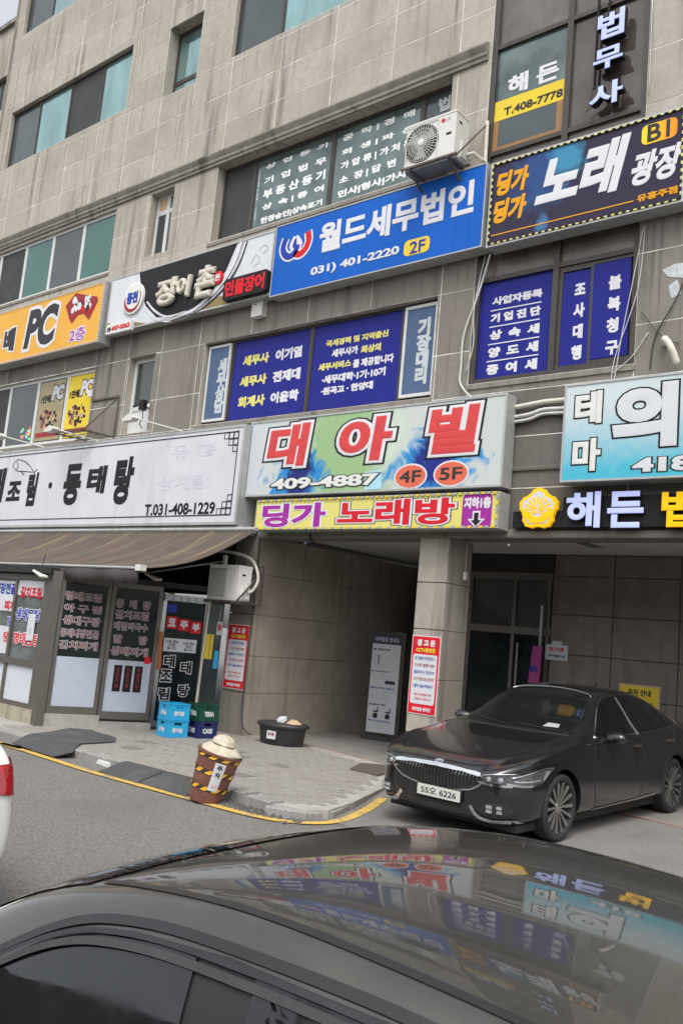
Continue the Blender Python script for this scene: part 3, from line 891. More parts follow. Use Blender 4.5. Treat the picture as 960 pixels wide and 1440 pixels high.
mb.box(-8.24, -6.8, 2.81, 2.89, 0, .08)
mb.obj('door_frame', M['alum'], ed)
for a, b in ((-8.24, -7.44), (-7.38, -6.80)):
    MB().box(a, b, 2.84, 2.85, 2.22, 3.02).obj('pane', M['glass_dk'], ed)
    MB().box(a, b, 2.84, 2.85, .08, 2.1).obj('pane', M['shopglass'], ed)
MB().tube([(-7.28, 2.76, .75), (-7.28, 2.76, 1.95)], .018).bar((-7.28, 2.76, .8), (-7.28, 2.84, .8), .02).bar((-7.28, 2.76, 1.9), (-7.28, 2.84, 1.9), .02).obj('handle', M['steel'], ed)
MB().box(-8.4, -6.7, 2.86, 3.1, -.1, 3.0).obj('lobby_back', M['interior_dk'], ed)
MB().box(-8.4, -6.7, 2.78, 3.1, 3.14, 3.46).obj('lintel', M['interior_dk'], ed)
single(MB().box(-6.86, -6.82, 2.70, 2.76, 1.5, 2.6), 'door_post', M['steel'], 'slim pale metal post at right jamb of the dark glass doors', 'post')
# soffit fittings: slotted vents
for k, (px, py, L, name, lab) in enumerate(((-5.55, 1.1, 1.5, 'ceiling_vent', 'long dark slotted ceiling vent over the roof of the grey sedan'), (-8.0, 1.3, 1.3, 'ceiling_vent', 'dark slotted ceiling vent in passage soffit beside the pillar'))):
    t = root(name, lab, 'vent', (px, py, 3.40), group='slotted vents in the soffit')
    MB().box(px - .13, px + .13, py - L / 2, py + L / 2, 3.452, 3.458).obj('vent_plate', M['ceiling'], t)
    for s in (-.07, 0, .07):
        MB().box(px + s - .018, px + s + .018, py - L / 2 + .03, py + L / 2 - .03, 3.446, 3.451).obj('slot', M['interior_dk'], t)

# ------------------------------------------------------------ neighbouring building far left
nb = root('neighbour_building', 'pale grey stone building beyond the left end of the office block', 'building', (-27, .5, 0))
NW = (-24.5, 15.85, -23.56, 16.95)
mb = MB()
for x0, z0, x1, z1 in panelise((-36, 0, -22.46, 18.55), [NW]):
    mb.box(x0, x1, .52, .9, z0, z1)
mb.box(-36, -22.46, .9, 8, 0, 18.5)
mb.obj('wall', M['stone'], nb)
MB().box(-36, -22.44, .42, .95, 18.55, 18.68).obj('coping', M['cornice'], nb)
window(nb, NW, .62, [-24.0], [GM, GD], M['frame_dk'], .05)
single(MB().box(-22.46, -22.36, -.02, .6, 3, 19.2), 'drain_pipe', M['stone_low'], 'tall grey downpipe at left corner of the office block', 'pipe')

# ------------------------------------------------------------ printed sign faces
def face_mat(name, build):
    m = bpy.data.materials.new(name); m.use_nodes = True
    n, l = m.node_tree.nodes, m.node_tree.links
    b = n['Principled BSDF']; b.inputs['Roughness'].default_value = .4; b.inputs['Specular IOR Level'].default_value = .12
    tc = n.new('ShaderNodeTexCoord'); sp = n.new('ShaderNodeSeparateXYZ')
    l.new(tc.outputs['Generated'], sp.inputs[0])
    noise = n.new('ShaderNodeTexNoise'); noise.inputs['Scale'].default_value = 3.2; noise.inputs['Detail'].default_value = 5
    noise.inputs['Distortion'].default_value = 1.2
    geo = n.new('ShaderNodeNewGeometry'); l.new(geo.outputs['Position'], noise.inputs['Vector'])
    def math_(op, a, bb=None, cl=False):
        x = n.new('ShaderNodeMath'); x.operation = op; x.use_clamp = cl
        for i, v in enumerate((a, bb)):
            if v is None: continue
            if isinstance(v, (int, float)): x.inputs[i].default_value = v
            else: l.new(v, x.inputs[i])
        return x.outputs[0]
    def mix(fac, a, bb):
        x = n.new('ShaderNodeMix'); x.data_type = 'RGBA'; x.clamp_factor = True
        l.new(fac, x.inputs[0])
        for i, v in ((6, a), (7, bb)):
            if isinstance(v, tuple): x.inputs[i].default_value = (*v, 1)
            else: l.new(v, x.inputs[i])
        return x.outputs[2]
    def blob(cu, cv, ru, rv, edge=.35, nz=.9):
        du = math_('DIVIDE', math_('SUBTRACT', sp.outputs[0], cu), ru)
        dv = math_('DIVIDE', math_('SUBTRACT', sp.outputs[2], cv), rv)
        d = math_('SQRT', math_('ADD', math_('MULTIPLY', du, du), math_('MULTIPLY', dv, dv)))
        d = math_('ADD', d, math_('MULTIPLY', math_('SUBTRACT', noise.outputs[0], .5), nz * 2))
        return math_('DIVIDE', math_('SUBTRACT', 1.0, d), edge, True)
    l.new(build(sp.outputs[0], sp.outputs[2], noise.outputs[0], math_, mix, blob), b.inputs['Base Color'])
    return m
def f_dae(u_, v_, nz, mt, mix, blob):
    c = mix(blob(.0, .6, .14, .9, .5, .2), (.48, .52, .50), (.50, .53, .56))
    c = mix(blob(.42, .45, .26, 1.6, .6, .35), c, (.27, .42, .21))
    c = mix(blob(.60, .65, .09, .5, .5, .5), c, (.50, .57, .49))
    c = mix(blob(.22, .12, .15, .50, .4, 1.2), c, (.03, .22, .50))
    c = mix(blob(.245, .22, .06, .42, .4, .8), c, (.02, .03, .16))
    c = mix(blob(.78, .25, .15, .52, .4, 1.3), c, (.03, .24, .52))
    c = mix(blob(.775, .33, .085, .36, .4, .7), c, (.02, .03, .20))
    return c
def f_tema(u_, v_, nz, mt, mix, blob):
    g = mt('ADD', mt('MULTIPLY', v_, 1.5), mt('MULTIPLY', mt('SUBTRACT', nz, .5), .5), False)
    g = mt('SUBTRACT', g, .12, True)
    return mix(g, (.07, .40, .52), (.50, .57, .59))
def f_norae(u_, v_, nz, mt, mix, blob):
    c = mix(blob(.28, .75, .22, .6, .6, .8), (.035, .03, .055), (.03, .07, .19))
    c = mix(blob(.42, .85, .12, .35, .6, .8), c, (.05, .22, .36))
    return mix(blob(.3, .1, .05, .15, .5, 1.0), c, (.06, .16, .32))
def f_badge(u_, v_, nz, mt, mix, blob):
    return mix(u_, (.80, .60, .04), (.80, .25, .02))

FR = .035
def rr(x0, z0, x1, z1, r_, n=5):
    out = []
    for cx, cz, a in ((x1 - r_, z0 + r_, -90), (x1 - r_, z1 - r_, 0), (x0 + r_, z1 - r_, 90), (x0 + r_, z0 + r_, 180)):
        for k in range(n + 1):
            t = R(a + 90 * k / n); out.append((cx + r_ * math.cos(t), cz + r_ * math.sin(t)))
    return out
def ell(cx, cz, rx, rz, n=24):
    return [(cx + rx * math.cos(2 * math.pi * k / n), cz + rz * math.sin(2 * math.pi * k / n)) for k in range(n)]
def art(parent, name, poly, y, m, t=.002):
    return MB().prism(poly, y - t, y).obj(name, m, parent)
def stroke(pts, w, taper=0.0):
    """polygon following a brush stroke in the X-Z plane; w may be a list"""
    c = catmull(pts, 4)
    ws = w if isinstance(w, list) else [w] * len(pts)
    L, Rr = [], []
    for i, p in enumerate(c):
        q = i / (len(c) - 1) * (len(ws) - 1)
        a = int(min(q, len(ws) - 2)); fw = ws[a] + (ws[a + 1] - ws[a]) * (q - a)
        d = (c[min(i + 1, len(c) - 1)] - c[max(i - 1, 0)]).normalized()
        n = Vector((-d.y, d.x)) * fw / 2
        L.append((p.x + n.x, p.y + n.y)); Rr.append((p.x - n.x, p.y - n.y))
    return L, Rr
def strokes(parent, name, lst, y, m, t=.004):
    mb = MB()
    for j, (pts, w) in enumerate(lst):
        L, Rr = stroke(pts, w)
        n = len(L)
        tt = t + j * .0002
        vs = [(x, y - tt, z) for x, z in L] + [(x, y - tt, z) for x, z in Rr] + [(x, y, z) for x, z in L] + [(x, y, z) for x, z in Rr]
        fs = []
        for i in range(n - 1):
            fs += [(i, i + 1, n + i + 1, n + i), (i, 2 * n + i, 2 * n + i + 1, i + 1), (n + i, n + i + 1, 3 * n + i + 1, 3 * n + i)]
        fs += [(0, n, 3 * n, 2 * n), (n - 1, 2 * n - 1 + 2 * n, 2 * n - 1, n - 1)] if False else [(0, n, 3 * n, 2 * n), (n - 1, 3 * n - 1, 4 * n - 1, 2 * n - 1)]
        mb.add(vs, fs)
    return mb.obj(name, m, parent)

# blue tax office sign
bs = signbox('shop_sign', 'large bright blue sign with white lettering and round W emblem above the navy windows', -10.95, 7.60, -6.63, 8.93, -.28, .25, M['blue'], box='signbox', rim=.02)
yb = -.284
txt(bs, '월드세무법인', (-9.882, 8.181, -6.823, 8.720), yb, WT, .04)
txt(bs, '031) 401-2220', (-10.009, 7.778, -8.143, 7.961), yb, WT, .04)
art(bs, 'badge', rr(-8.053, 7.741, -7.569, 8.002, .08), yb, M['yellow'])
txt(bs, '2F', (-7.936, 7.763, -7.648, 7.962), yb - .003, M['blueink'], .02)
LX0, LZ0, LX1, LZ1 = (-10.775, 8.246, -10.077, 8.697)
def LP(u_, v_): return (LX0 + (LX1 - LX0) * u_, LZ0 + (LZ1 - LZ0) * v_)
s_r = [LP(.88, .92), LP(.93, .55), LP(.84, .22), LP(.66, .07), LP(.47, .16)]
s_l = [LP(.13, .88), LP(.06, .5), LP(.16, .2), LP(.33, .08), LP(.5, .22), LP(.56, .5)]
strokes(bs, 'emblem', [(s_r, .19), (s_l, .19), ([LP(.47, .85), LP(.40, .5), LP(.5, .28)], [.10, .17, .1]), ([LP(.47, .85), LP(.6, .5), LP(.55, .28)], [.10, .17, .1])], yb, WT, .003)
strokes(bs, 'emblem', [(s_l, .12), ([LP(.485, .78), LP(.46, .5), LP(.5, .36)], [.03, .1, .03])], yb - .004, M['blueink'], .002)
strokes(bs, 'emblem', [(s_r, .12)], yb - .004, M['red'], .002)

# dark karaoke hall sign, right
ns = signbox('shop_sign', 'dark sign with slanted white letters, orange words and B1 badge, edged with bulbs', -6.56, 7.56, -3.72, 8.88, -.28, .25, face_mat('dark blue print', f_norae), box='signbox')
txt(ns, '노래', (-5.839, 7.941, -4.442, 8.729), yb, WT, .05, slant=.22)
txt(ns, '광장', (-4.465, 7.930, -3.727, 8.391), yb, WT, .045, slant=.2)
txt(ns, '딩가', (-6.476, 8.324, -5.908, 8.696), yb, M['orange'], .06, slant=.15)
txt(ns, '딩가', (-6.497, 7.901, -5.920, 8.266), yb, M['orange'], .06, slant=.15)
txt(ns, '유흥주점', (-4.328, 7.696, -3.805, 7.802), yb, M['orange'], .05)
art(ns, 'badge', rr(-4.301, 8.484, -3.839, 8.759, .07), yb, face_mat('orange badge print', f_badge))
txt(ns, 'B1', (-4.224, 8.510, -3.931, 8.750), yb - .003, M['ink'], .02)
(ax_, az_), (bx_, bz_) = (-6.490, 7.734), (-4.371, 7.740)
art(ns, 'rule', [(ax_, az_ - .008), (bx_, az_ - .008), (bx_, az_ + .008), (ax_, az_ + .008)], yb, M['orange'])
def bulbs(parent, x0, z0, x1, z1, y, step, size, m, m2, sides='tblr'):
    a, b = MB(), MB()
    n = int((x1 - x0) / step)
    for k in range(n):
        x = x0 + (k + .5) * (x1 - x0) / n
        for s, z in (('b', z0), ('t', z1)):
            if s in sides:
                (a if k % 2 == 0 else b).box(x - size, x + size, y - .012, y, z - size * .45, z + size * .45)
    n = int((z1 - z0) / step)
    for k in range(n):
        z = z0 + (k + .5) * (z1 - z0) / n
        for s, x in (('l', x0), ('r', x1)):
            if s in sides:
                (a if k % 2 == 0 else b).box(x - size * .45, x + size * .45, y - .012, y, z - size, z + size)
    a.obj('bulb', m, parent, kind='stuff'); b.obj('bulb', m2, parent, kind='stuff')
bulbs(ns, -6.52, 7.60, -3.76, 8.84, -.292, .05, .022, M['black'], M['paleyellow'])

# eel restaurant sign
js = signbox('shop_sign', 'black and white eel restaurant sign with raised brush letters and curved stripes', -15.85, 7.66, -11.0, 8.9, -.25, .2, M['paper'], box='signbox', rim=.03)
yj = -.254
def clipz(pts): return [(min(max(x, -15.81), -11.04), min(max(z, 7.70), 8.86)) for x, z in pts]
blk = [(-14.902, 8.912), (-14.761, 8.427), (-14.555, 8.084), (-14.156, 7.775), (-13.583, 7.637), (-12.978, 7.781), (-12.519, 8.054), (-12.218, 8.377), (-12.042, 8.734), (-11.976, 8.924)]
blk = clipz(blk)
blk[0] = (blk[0][0], 8.865); blk[-1] = (blk[-1][0], 8.865)
art(js, 'black_field', blk, yj, M['black'])
brown = [(-15.81, 7.70), (-15.81, 7.92)] + clipz([(-15.448, 7.801), (-14.970, 7.818), (-14.471, 7.646), (-13.893, 7.554), (-13.220, 7.620), (-12.682, 7.829), (-12.295, 7.886), (-11.088, 7.773)]) + [(-11.04, 7.70)]
art(js, 'brown_field', brown, yj, mat('ochre print', (.22, .16, .05), .5))
cv = [(-13.910, 7.646), (-13.233, 7.695), (-12.694, 7.902), (-12.340, 8.161), (-12.099, 8.479), (-11.951, 8.883)]
off = lambda d: [(x + d, z - d * .15) for x, z in cv]
strokes(js, 'stripe', [(off(.10), [.05, .12, .16, .16, .14, .10])], yj - .003, M['white'], .002)
strokes(js, 'stripe', [(off(.13), [.01, .02, .03, .03, .02, .02]), (off(.24), [.02, .03, .05, .05, .04, .03])], yj - .006, M['ink'], .002)
strokes(js, 'stripe', [([(-14.526, 8.170), (-14.229, 7.922), (-13.817, 7.734), (-13.243, 7.754)], [.03, .05, .04, .01]), ([(-14.597, 8.061), (-14.246, 7.775), (-13.775, 7.624), (-13.371, 7.645)], [.02, .03, .03, .01])], yj - .003, M['white'], .002)
strokes(js, 'faint_pattern', [([(-11.571, 8.356), (-11.449, 8.523), (-11.320, 8.386), (-11.489, 8.298)], .02), ([(-11.386, 8.591), (-11.252, 8.671), (-11.133, 8.591), (-11.265, 8.511)], .02)], yj - .002, M['greywhite'], .001)
creams = mat('cream letter face', (.52, .49, .41), .5)
cred = mat('letter side', (.30, .28, .23), .6)
for ch, rc in (('장', (-14.225, 7.943, -13.455, 8.510)), ('어', (-13.559, 8.017, -13.109, 8.455)), ('촌', (-13.014, 7.905, -12.398, 8.552))):
    txt(js, ch, rc, yj, creams, .07, t=.11, slant=.12, name='raised_letter')
cx_, cz_ = (-14.955, 8.306)
MB().lathe([(.34, 0), (.34, .05), (.30, .055)], (cx_, -.25, cz_), 28, axis=(0, -1, 0)).obj('round_emblem', M['offwhite'], js)
strokes(js, 'emblem_ring', [([(cx_ + .26 * math.cos(R(a)), cz_ + .27 * math.sin(R(a))) for a in range(-190, 50, 24)], [.02, .05, .07, .07, .07, .06, .05, .03, .03, .02])], -.307, M['darkred'], .002)
txt(js, '풍천', (cx_ - .2, cz_ - .12, cx_ + .17, cz_ + .14), -.306, M['blueink'], .06)
ex_, ez_ = (-12.382, 8.257)
MB().lathe([(.13, 0), (.13, .04), (.10, .045)], (ex_, -.25, ez_), 10, axis=(0, -1, 0)).obj('red_emblem', M['red'], js)
txt(js, '본', (ex_ - .07, ez_ - .07, ex_ + .07, ez_ + .07), -.296, M['white'], .04)
mx0, mz0, mx1, mz1 = (-12.111, 7.713, -10.990, 8.124)
MB().prism(rr(mx0, mz0, mx1, mz1, .05), -.36, -.26).obj('letter_box', M['black'], js)
txt(js, '민물장어', (mx0 + .05, mz0 + .05, mx1 - .05, mz1 - .05), -.362, M['red'], .05)
px0, pz0, px1, pz1 = (-15.684, 7.611, -14.856, 7.821)
MB().box(px0, px1, -.34, -.26, pz0, pz1).obj('phone_box', M['offwhite'], js)
txt(js, '407-0363', (px0 + .17, pz0 + .05, px1 - .04, pz1 - .05), -.342, M['red'], .05)
txt(js, '본점', (px0 + .03, pz0 + .05, px0 + .15, pz1 - .06), -.342, M['ink'], .05)

# orange PC room sign
pcs = signbox('shop_sign', 'orange PC room sign edged with small white bulbs at the left end of facade', -21.6, 7.49, -15.92, 8.86, -.35, .32, mat('amber sign face', (.66, .33, .02), .4, var=.08, scale=1.5), box='signbox', rim=.02)
yp = -.354
OWT = ((.06, M['white']),)
txt(pcs, 'PC', (-18.931, 7.712, -17.577, 8.693), yp, M['ink'], .06, outline=OWT, slant=.12)
txt(pcs, '만', (-20.638, 7.732, -20.023, 8.278), yp, M['ink'], .05, outline=OWT)
txt(pcs, '배', (-19.852, 7.769, -19.341, 8.368), yp, M['ink'], .07, outline=OWT)
txt(pcs, '2층', (-17.031, 7.626, -16.435, 7.940), yp, M['purple'], .03, outline=OWT)
fan = [(-17.353, 8.536), (-17.015, 8.775), (-16.161, 8.537), (-16.121, 8.434), (-16.371, 8.043), (-16.596, 8.225), (-16.810, 8.229), (-17.016, 8.066), (-17.120, 8.165)]
art(pcs, 'fan_picture', fan, yp, M['darkred'])
mb = MB(); rg = random.Random(9)
fcx, fcz = (-16.728, 8.460)
for k in range(26):
    a, b = fcx + rg.uniform(-.42, .36), fcz + rg.uniform(-.16, .16)
    s = rg.uniform(.03, .08)
    mb.prism(ell(a, b, s, s * 1.2, 7), yp - .005 - k * 5e-5, yp - .002, rg.choice((0, 1, 2, 0)))
mb.obj('fan_detail', [M['white'], M['red'], M['ink']], pcs)
bulbs(pcs, -21.57, 7.53, -15.96, 8.82, -.362, .07, .016, M['white'], M['white'], 'tbr')

# white restaurant sign
ws = signbox('shop_sign', 'very long white restaurant sign with black brush lettering above the awning', -21.8, 3.50, -11.0, 5.26, -.45, .42, M['whiteface'], box='signbox', rim=.05)
yw = -.454
IK = M['black']
(axx, azz), (bxx, bzz) = (-19.009, 4.974), (-11.224, 5.137)
def linebox(x0, z0, x1, z1, w=.022): return MB().box(x0, x1, yw - .002, yw, z1 - w, z1).box(x0, x1, yw - .002, yw, z0, z0 + w).box(x1 - w, x1, yw - .0025, yw, z0, z1)
linebox(-21.7, 3.66, -11.15, 5.15).obj('border_line', M['ink'], ws)
mb = MB()
for k in range(3):                    # lattice in the two right corners
    for j in range(3):
        if j > k: continue
        w_ = .12; x_ = -11.16 - w_ * (3 - k); 
        for zc, sgn in ((5.14, -1), (3.67, 1)):
            z_ = zc + sgn * w_ * (j + .5)
            for (a, b, c, d) in ((x_, x_ + w_, z_ - w_ / 2, z_ - w_ / 2 + .014), (x_, x_ + w_, z_ + w_ / 2 - .014, z_ + w_ / 2), (x_, x_ + .014, z_ - w_ / 2, z_ + w_ / 2), (x_ + w_ - .014, x_ + w_, z_ - w_ / 2, z_ + w_ / 2)):
                mb.box(a, b, yw - .003 - .0001 * (j + 3 * k), yw, c, d)
mb.obj('corner_lattice', M['ink'], ws, kind='stuff')
for ch, rc, sl in (('태', (-19.450, 4.074, -18.644, 4.872), .08), ('조', (-18.526, 4.100, -17.935, 4.547), .08), ('림', (-17.734, 3.968, -17.295, 4.709), .08), ('동', (-16.331, 3.951, -15.671, 4.825), .05), ('태', (-15.494, 4.166, -14.837, 4.736), .06), ('탕', (-14.597, 3.924, -13.956, 4.871), .05), ('생', (-20.678, 3.966, -19.794, 4.829), .05)):
    txt(ws, ch, rc, yw, IK, .05, slant=sl, name='brush_letter')
dx_, dz_ = (-16.809, 4.400)
art(ws, 'dot', ell(dx_, dz_, .07, .07, 12), yw, IK, .004)
txt(ws, 'T.031-408-1229', (-13.507, 3.689, -11.561, 3.908), yw, IK, .03)
fishp = [[(-18.443, 4.911), (-18.297, 5.034), (-18.024, 5.002), (-17.731, 4.874), (-17.522, 4.720)], [(-18.443, 4.911), (-18.232, 4.786), (-17.931, 4.756), (-17.522, 4.720)], [(-17.522, 4.720), (-17.396, 4.777)], [(-17.522, 4.720), (-17.449, 4.653)], [(-18.288, 5.001), (-18.198, 4.882), (-18.266, 4.804)], [(-18.049, 4.761), (-17.910, 4.674)]]
strokes(ws, 'fish_drawing', [(p_, [.012, .02, .012]) if len(p_) > 2 else (p_, .018) for p_ in fishp], yw, IK, .003)
txt(ws, '유 흥', (-12.9, 4.75, -11.7, 5.02), yw, mat('ghost of old lettering', (.525, .535, .585), .4, spec=.12), .04, t=.001)
txt(ws, '삼계탕', (-13.2, 4.15, -11.8, 4.45), yw, MATS['ghost of old lettering'], .04, t=.001)
MB().box(-21.8, -10.9, -.40, -.05, 3.40, 3.49).obj('lower_rail', M['signbox'], ws)

# green, white and blue sign
ds = signbox('shop_sign', 'green and white sign with big red outlined letters and blue flowers, over the passage', -11.03, 4.0, -6.02, 5.32, -.3, .25, face_mat('flower print', f_dae), box='signbox', rim=.03)
yd = -.304
OUT = ((.05, M['white']), (.085, M['black']))
for ch, rc in (('대', (-10.601, 4.480, -9.616, 5.215)), ('아', (-9.049, 4.482, -7.903, 5.190)), ('빌', (-7.345, 4.506, -6.399, 5.218))):
    txt(ds, ch, rc, yd, mat('brick red print', (.55, .04, .04), .45), .055, t=.012, outline=OUT, slant=.12, name='lettering')
art(ds, 'number_patch', [(-8.387, 4.034), (-8.418, 4.319), (-8.108, 4.324), (-8.078, 4.045)], yd, M['ltblue'], .002)
txt(ds, '409-4887', (-10.405, 4.098, -8.138, 4.289), yd - .002, M['offwhite'], .05, t=.008, outline=((.05, M['ink']),))
for body, (cx, cz) in (('4F', (-7.558, 4.208)), ('5F', (-6.854, 4.218))):
    art(ds, 'oval', ell(cx, cz, .30, .195), yd, M['white'], .002)
    art(ds, 'oval', ell(cx, cz, .27, .17), yd - .002, mat('coral print', (.62, .12, .06), .5), .002)
    txt(ds, body, (cx - .19, cz - .09, cx + .19, cz + .09), yd - .005, M['ink'], .02, t=.003)

# yellow karaoke sign
ys_ = signbox('shop_sign', 'narrow yellow karaoke sign with purple and red letters and purple arrow panel', -10.66, 3.42, -6.02, 3.93, -.33, .28, M['paleyellow'], box='signbox', rim=.012)
yy_ = -.334
txt(ys_, '딩가', (-10.509, 3.461, -9.103, 3.859), yy_, M['purple'], .05, outline=((.04, M['white']),))
txt(ys_, '노래방', (-8.867, 3.477, -6.722, 3.868), yy_, M['red'], .045, outline=((.04, M['white']), (.06, M['black'])))
art(ys_, 'purple_panel', rr(-6.603, 3.422, -6.133, 3.900, .06), yy_, M['purple'], .002)
txt(ys_, '지하1층', (-6.580, 3.695, -6.152, 3.858), yy_ - .002, WT, .06, t=.003)
cx_, cz_ = (-6.368, 3.553)
art(ys_, 'arrow', [(cx_ - .06, cz_ + .11), (cx_ - .06, cz_), (cx_ - .14, cz_), (cx_, cz_ - .13), (cx_ + .14, cz_), (cx_ + .06, cz_), (cx_ + .06, cz_ + .11)], yy_ - .002, WT, .002)
art(ys_, 'arrow', [(cx_ - .035, cz_ + .085), (cx_ - .035, cz_ - .02), (cx_ - .085, cz_ - .02), (cx_, cz_ - .1), (cx_ + .085, cz_ - .02), (cx_ + .035, cz_ - .02), (cx_ + .035, cz_ + .085)], yy_ - .004, IK, .002)
bulbs(ys_, -10.63, 3.44, -6.05, 3.91, -.343, .09, .032, M['signbox'], M['yellow'], 'tbr')

# pale blue sign with outlined letters, right
ts = signbox('shop_sign', 'pale blue sign with grey white outlined letters at the right edge, above led letters', -5.17, 4.02, -2.3, 5.33, -.3, .25, face_mat('teal gradient print', f_tema), box='signbox', rim=.025)
OUT2 = ((.035, M['black']),)
cr = mat('warm white print', (.62, .63, .60), .5)
txt(ts, '테', (-5.016, 4.774, -4.643, 5.211), yd, cr, .055, outline=OUT2)
txt(ts, '마', (-5.019, 4.150, -4.634, 4.584), yd, cr, .055, outline=OUT2)
txt(ts, '의', (-4.508, 4.409, -3.677, 5.233), yd, M['paper'], .07, outline=((.02, M['black']),))
txt(ts, '418', (-4.219, 4.103, -3.479, 4.287), yd, M['paper'], .06, outline=((.045, M['ink']),))

# led letters below it, each letter on a dark rail
hs = root('led_letter_sign', 'lit white and yellow channel letters with a yellow petal emblem on dark rail', 'sign', (-4.6, -.1, 3.4))
MB().box(-5.92, -2.5, -.12, -.03, 3.46, 3.68).box(-5.2, -2.5, -.11, -.035, 3.68, 3.86).obj('backing_rail', M['black'], hs)
def led(parent, ch, rc, y, m, w=.036, th=.07):
    txt(parent, ch, rc, y, M['black'], w + .008, t=th, name='letter_can')
    x0, z0, x1, z1 = rc
    txt(parent, ch, (x0 + .005, z0 + .005, x1 - .005, z1 - .005), y - th + .012, m, w, t=.016, name='letter_face')
led(hs, '해', (-5.122, 3.435, -4.646, 3.915), -.12, M['led'])
led(hs, '든', (-4.565, 3.431, -4.090, 3.904), -.12, M['led'])
led(hs, '법', (-3.882, 3.434, -3.464, 3.898), -.12, M['led_y'])
cx_, cz_ = (-5.520, 3.702)
def flower(r0, r1, n=5, rot=90, k=60):
    out = []
    for i in range(k):
        t = 2 * math.pi * i / k
        q = (math.cos(n * t) * .5 + .5)
        r_ = r0 + (r1 - r0) * (q ** .7) + .008 * math.cos(40 * t)
        out.append((cx_ + r_ * math.cos(t + R(rot)), cz_ + r_ * math.sin(t + R(rot))))
    return out
MB().prism(flower(.235, .285), -.19, -.12).obj('petal_emblem', M['led_y'], hs)
MB().prism(flower(.19, .235), -.196, -.19).obj('petal_emblem', M['paper'], hs)
mb = MB()
for a in range(-10, 191, 20):
    a = R(a)
    mb.prism([(cx_ + .09 * math.cos(a - .1), cz_ - .03 + .09 * math.sin(a - .1)), (cx_ + .2 * math.cos(a - .09), cz_ - .03 + .19 * math.sin(a - .09)), (cx_ + .2 * math.cos(a + .09), cz_ - .03 + .19 * math.sin(a + .09)), (cx_ + .09 * math.cos(a + .1), cz_ - .03 + .09 * math.sin(a + .1))], -.200, -.196)
mb.prism([(cx_ - .19, cz_), (cx_ - .2, cz_ - .10), (cx_ - .1, cz_ - .19), (cx_ + .1, cz_ - .19), (cx_ + .2, cz_ - .10), (cx_ + .19, cz_), (cx_ + .1, cz_ - .07), (cx_, cz_ - .12), (cx_ - .1, cz_ - .07)], -.201, -.196)
mb.obj('emblem_rays', M['led_y'], hs)
txt(hs, '법원', (cx_ - .09, cz_ - .07, cx_ + .09, cz_ + .05), -.197, M['led_y'], .03)

# vertical channel letters on the glass, top right
vs_ = root('led_letter_sign', 'three stacked white channel letters on black cans, top right on brown glass', 'sign', (-5.0, .02, 9.7))
for ch, rc in (('법', (-5.086, 10.368, -4.681, 10.783)), ('무', (-5.121, 9.906, -4.685, 10.234)), ('사', (-5.154, 9.348, -4.659, 9.696))):
    led(vs_, ch, rc, .0, M['led'], .032, .14)
MB().bar((-5.14, .0, 9.75), (-5.14, .0, 11.2), .03).bar((-4.98, .0, 9.9), (-4.98, .0, 11.2), .03).bar((-5.0, 0, 10.8), (-5.0, .075, 10.8), .03).obj('mount_rail', M['black'], vs_)
MB().tube([(-5.14, -.02, 9.8), (-5.18, -.02, 9.6), (-5.1, -.02, 9.5), (-5.25, -.02, 9.42)], .008, 5).obj('cable', M['cable'], vs_)
# fragment of an old painted sign at the right edge
og = single(MB().prism([(-4.06, 6.83), (-3.9, 6.88), (-3.55, 6.86), (-3.5, 6.7), (-3.58, 6.52), (-3.7, 6.5), (-3.76, 6.66), (-3.98, 6.72)], -.008, -.003).prism([(-3.97, 6.60), (-3.86, 6.66), (-3.80, 6.46), (-3.93, 6.42)], -.008, -.003), 'old_sign_fragment', mat('flaking pale paint', (.45, .48, .50), .7, var=.3, scale=14), 'pale flaking remnant of an old painted sign on bare stone, right edge', 'sign')

# ------------------------------------------------------------ posters and notices
def poster(label, x0, z0, x1, z1):
    y = -.012
    t = root('warning_poster', label, 'poster', ((x0 + x1) / 2, y, z0), group='red warning posters on the ground floor')
    MB().box(x0, x1, y, -.0035, z0, z1).obj('board', M['white'], t)
    b = .012
    MB().box(x0 + b, x1 - b, y - .003, y - .0005, z0 + b, z1 - b).obj('red_field', M['red'], t)
    W_, H_ = x1 - x0, z1 - z0
    MB().prism(rr(x0 + .08 * W_, z0 + .13 * H_, x1 - .08 * W_, z0 + .76 * H_, .03), y - .006, y - .0035).obj('white_field', M['paper'], t)
    yy = y - .0035
    txt(t, '경 고 문', (x0 + .18 * W_, z0 + .865 * H_, x1 - .18 * W_, z0 + .95 * H_), yy, WT, .06, t=.003)
    txt(t, 'CCTV촬영중', (x0 + .16 * W_, z0 + .785 * H_, x1 - .16 * W_, z0 + .845 * H_), yy, M['yellow'], .05, t=.003)
    txt(t, '대아빌딩 관리단', (x0 + .18 * W_, z0 + .04 * H_, x1 - .18 * W_, z0 + .09 * H_), yy, WT, .05, t=.003)
    rows = ['본 건물에 무단침입시', '외 쓰레기 불법투기행위', '불법주차시 견인조치', 'CCTV 영상으로 신고하며', '선량한 사용을 부탁합니다']
    for k, rw in enumerate(rows):
        zc = z0 + (.71 - .088 * k) * H_
        txt(t, rw, (x0 + .15 * W_, zc - .022 * H_, x1 - .15 * W_, zc + .022 * H_), yy - .003, M['blueink'] if k % 2 == 0 else M['darkred'], .02, t=.002)
    for k, rw in enumerate(('위반시 관계법에 의해', '고발조치 합니다')):
        zc = z0 + (.25 - .055 * k) * H_
        txt(t, rw, (x0 + .2 * W_, zc - .016 * H_, x1 - .2 * W_, zc + .016 * H_), yy - .003, M['red'], .015, t=.002)
poster('red and white warning poster on the front of the stone pillar beside the grey sedan', -7.49, .79, -7.0, 1.905)
poster('red and white warning poster on the pier under the wall air conditioner', -11.36, .74, -10.84, 1.83)

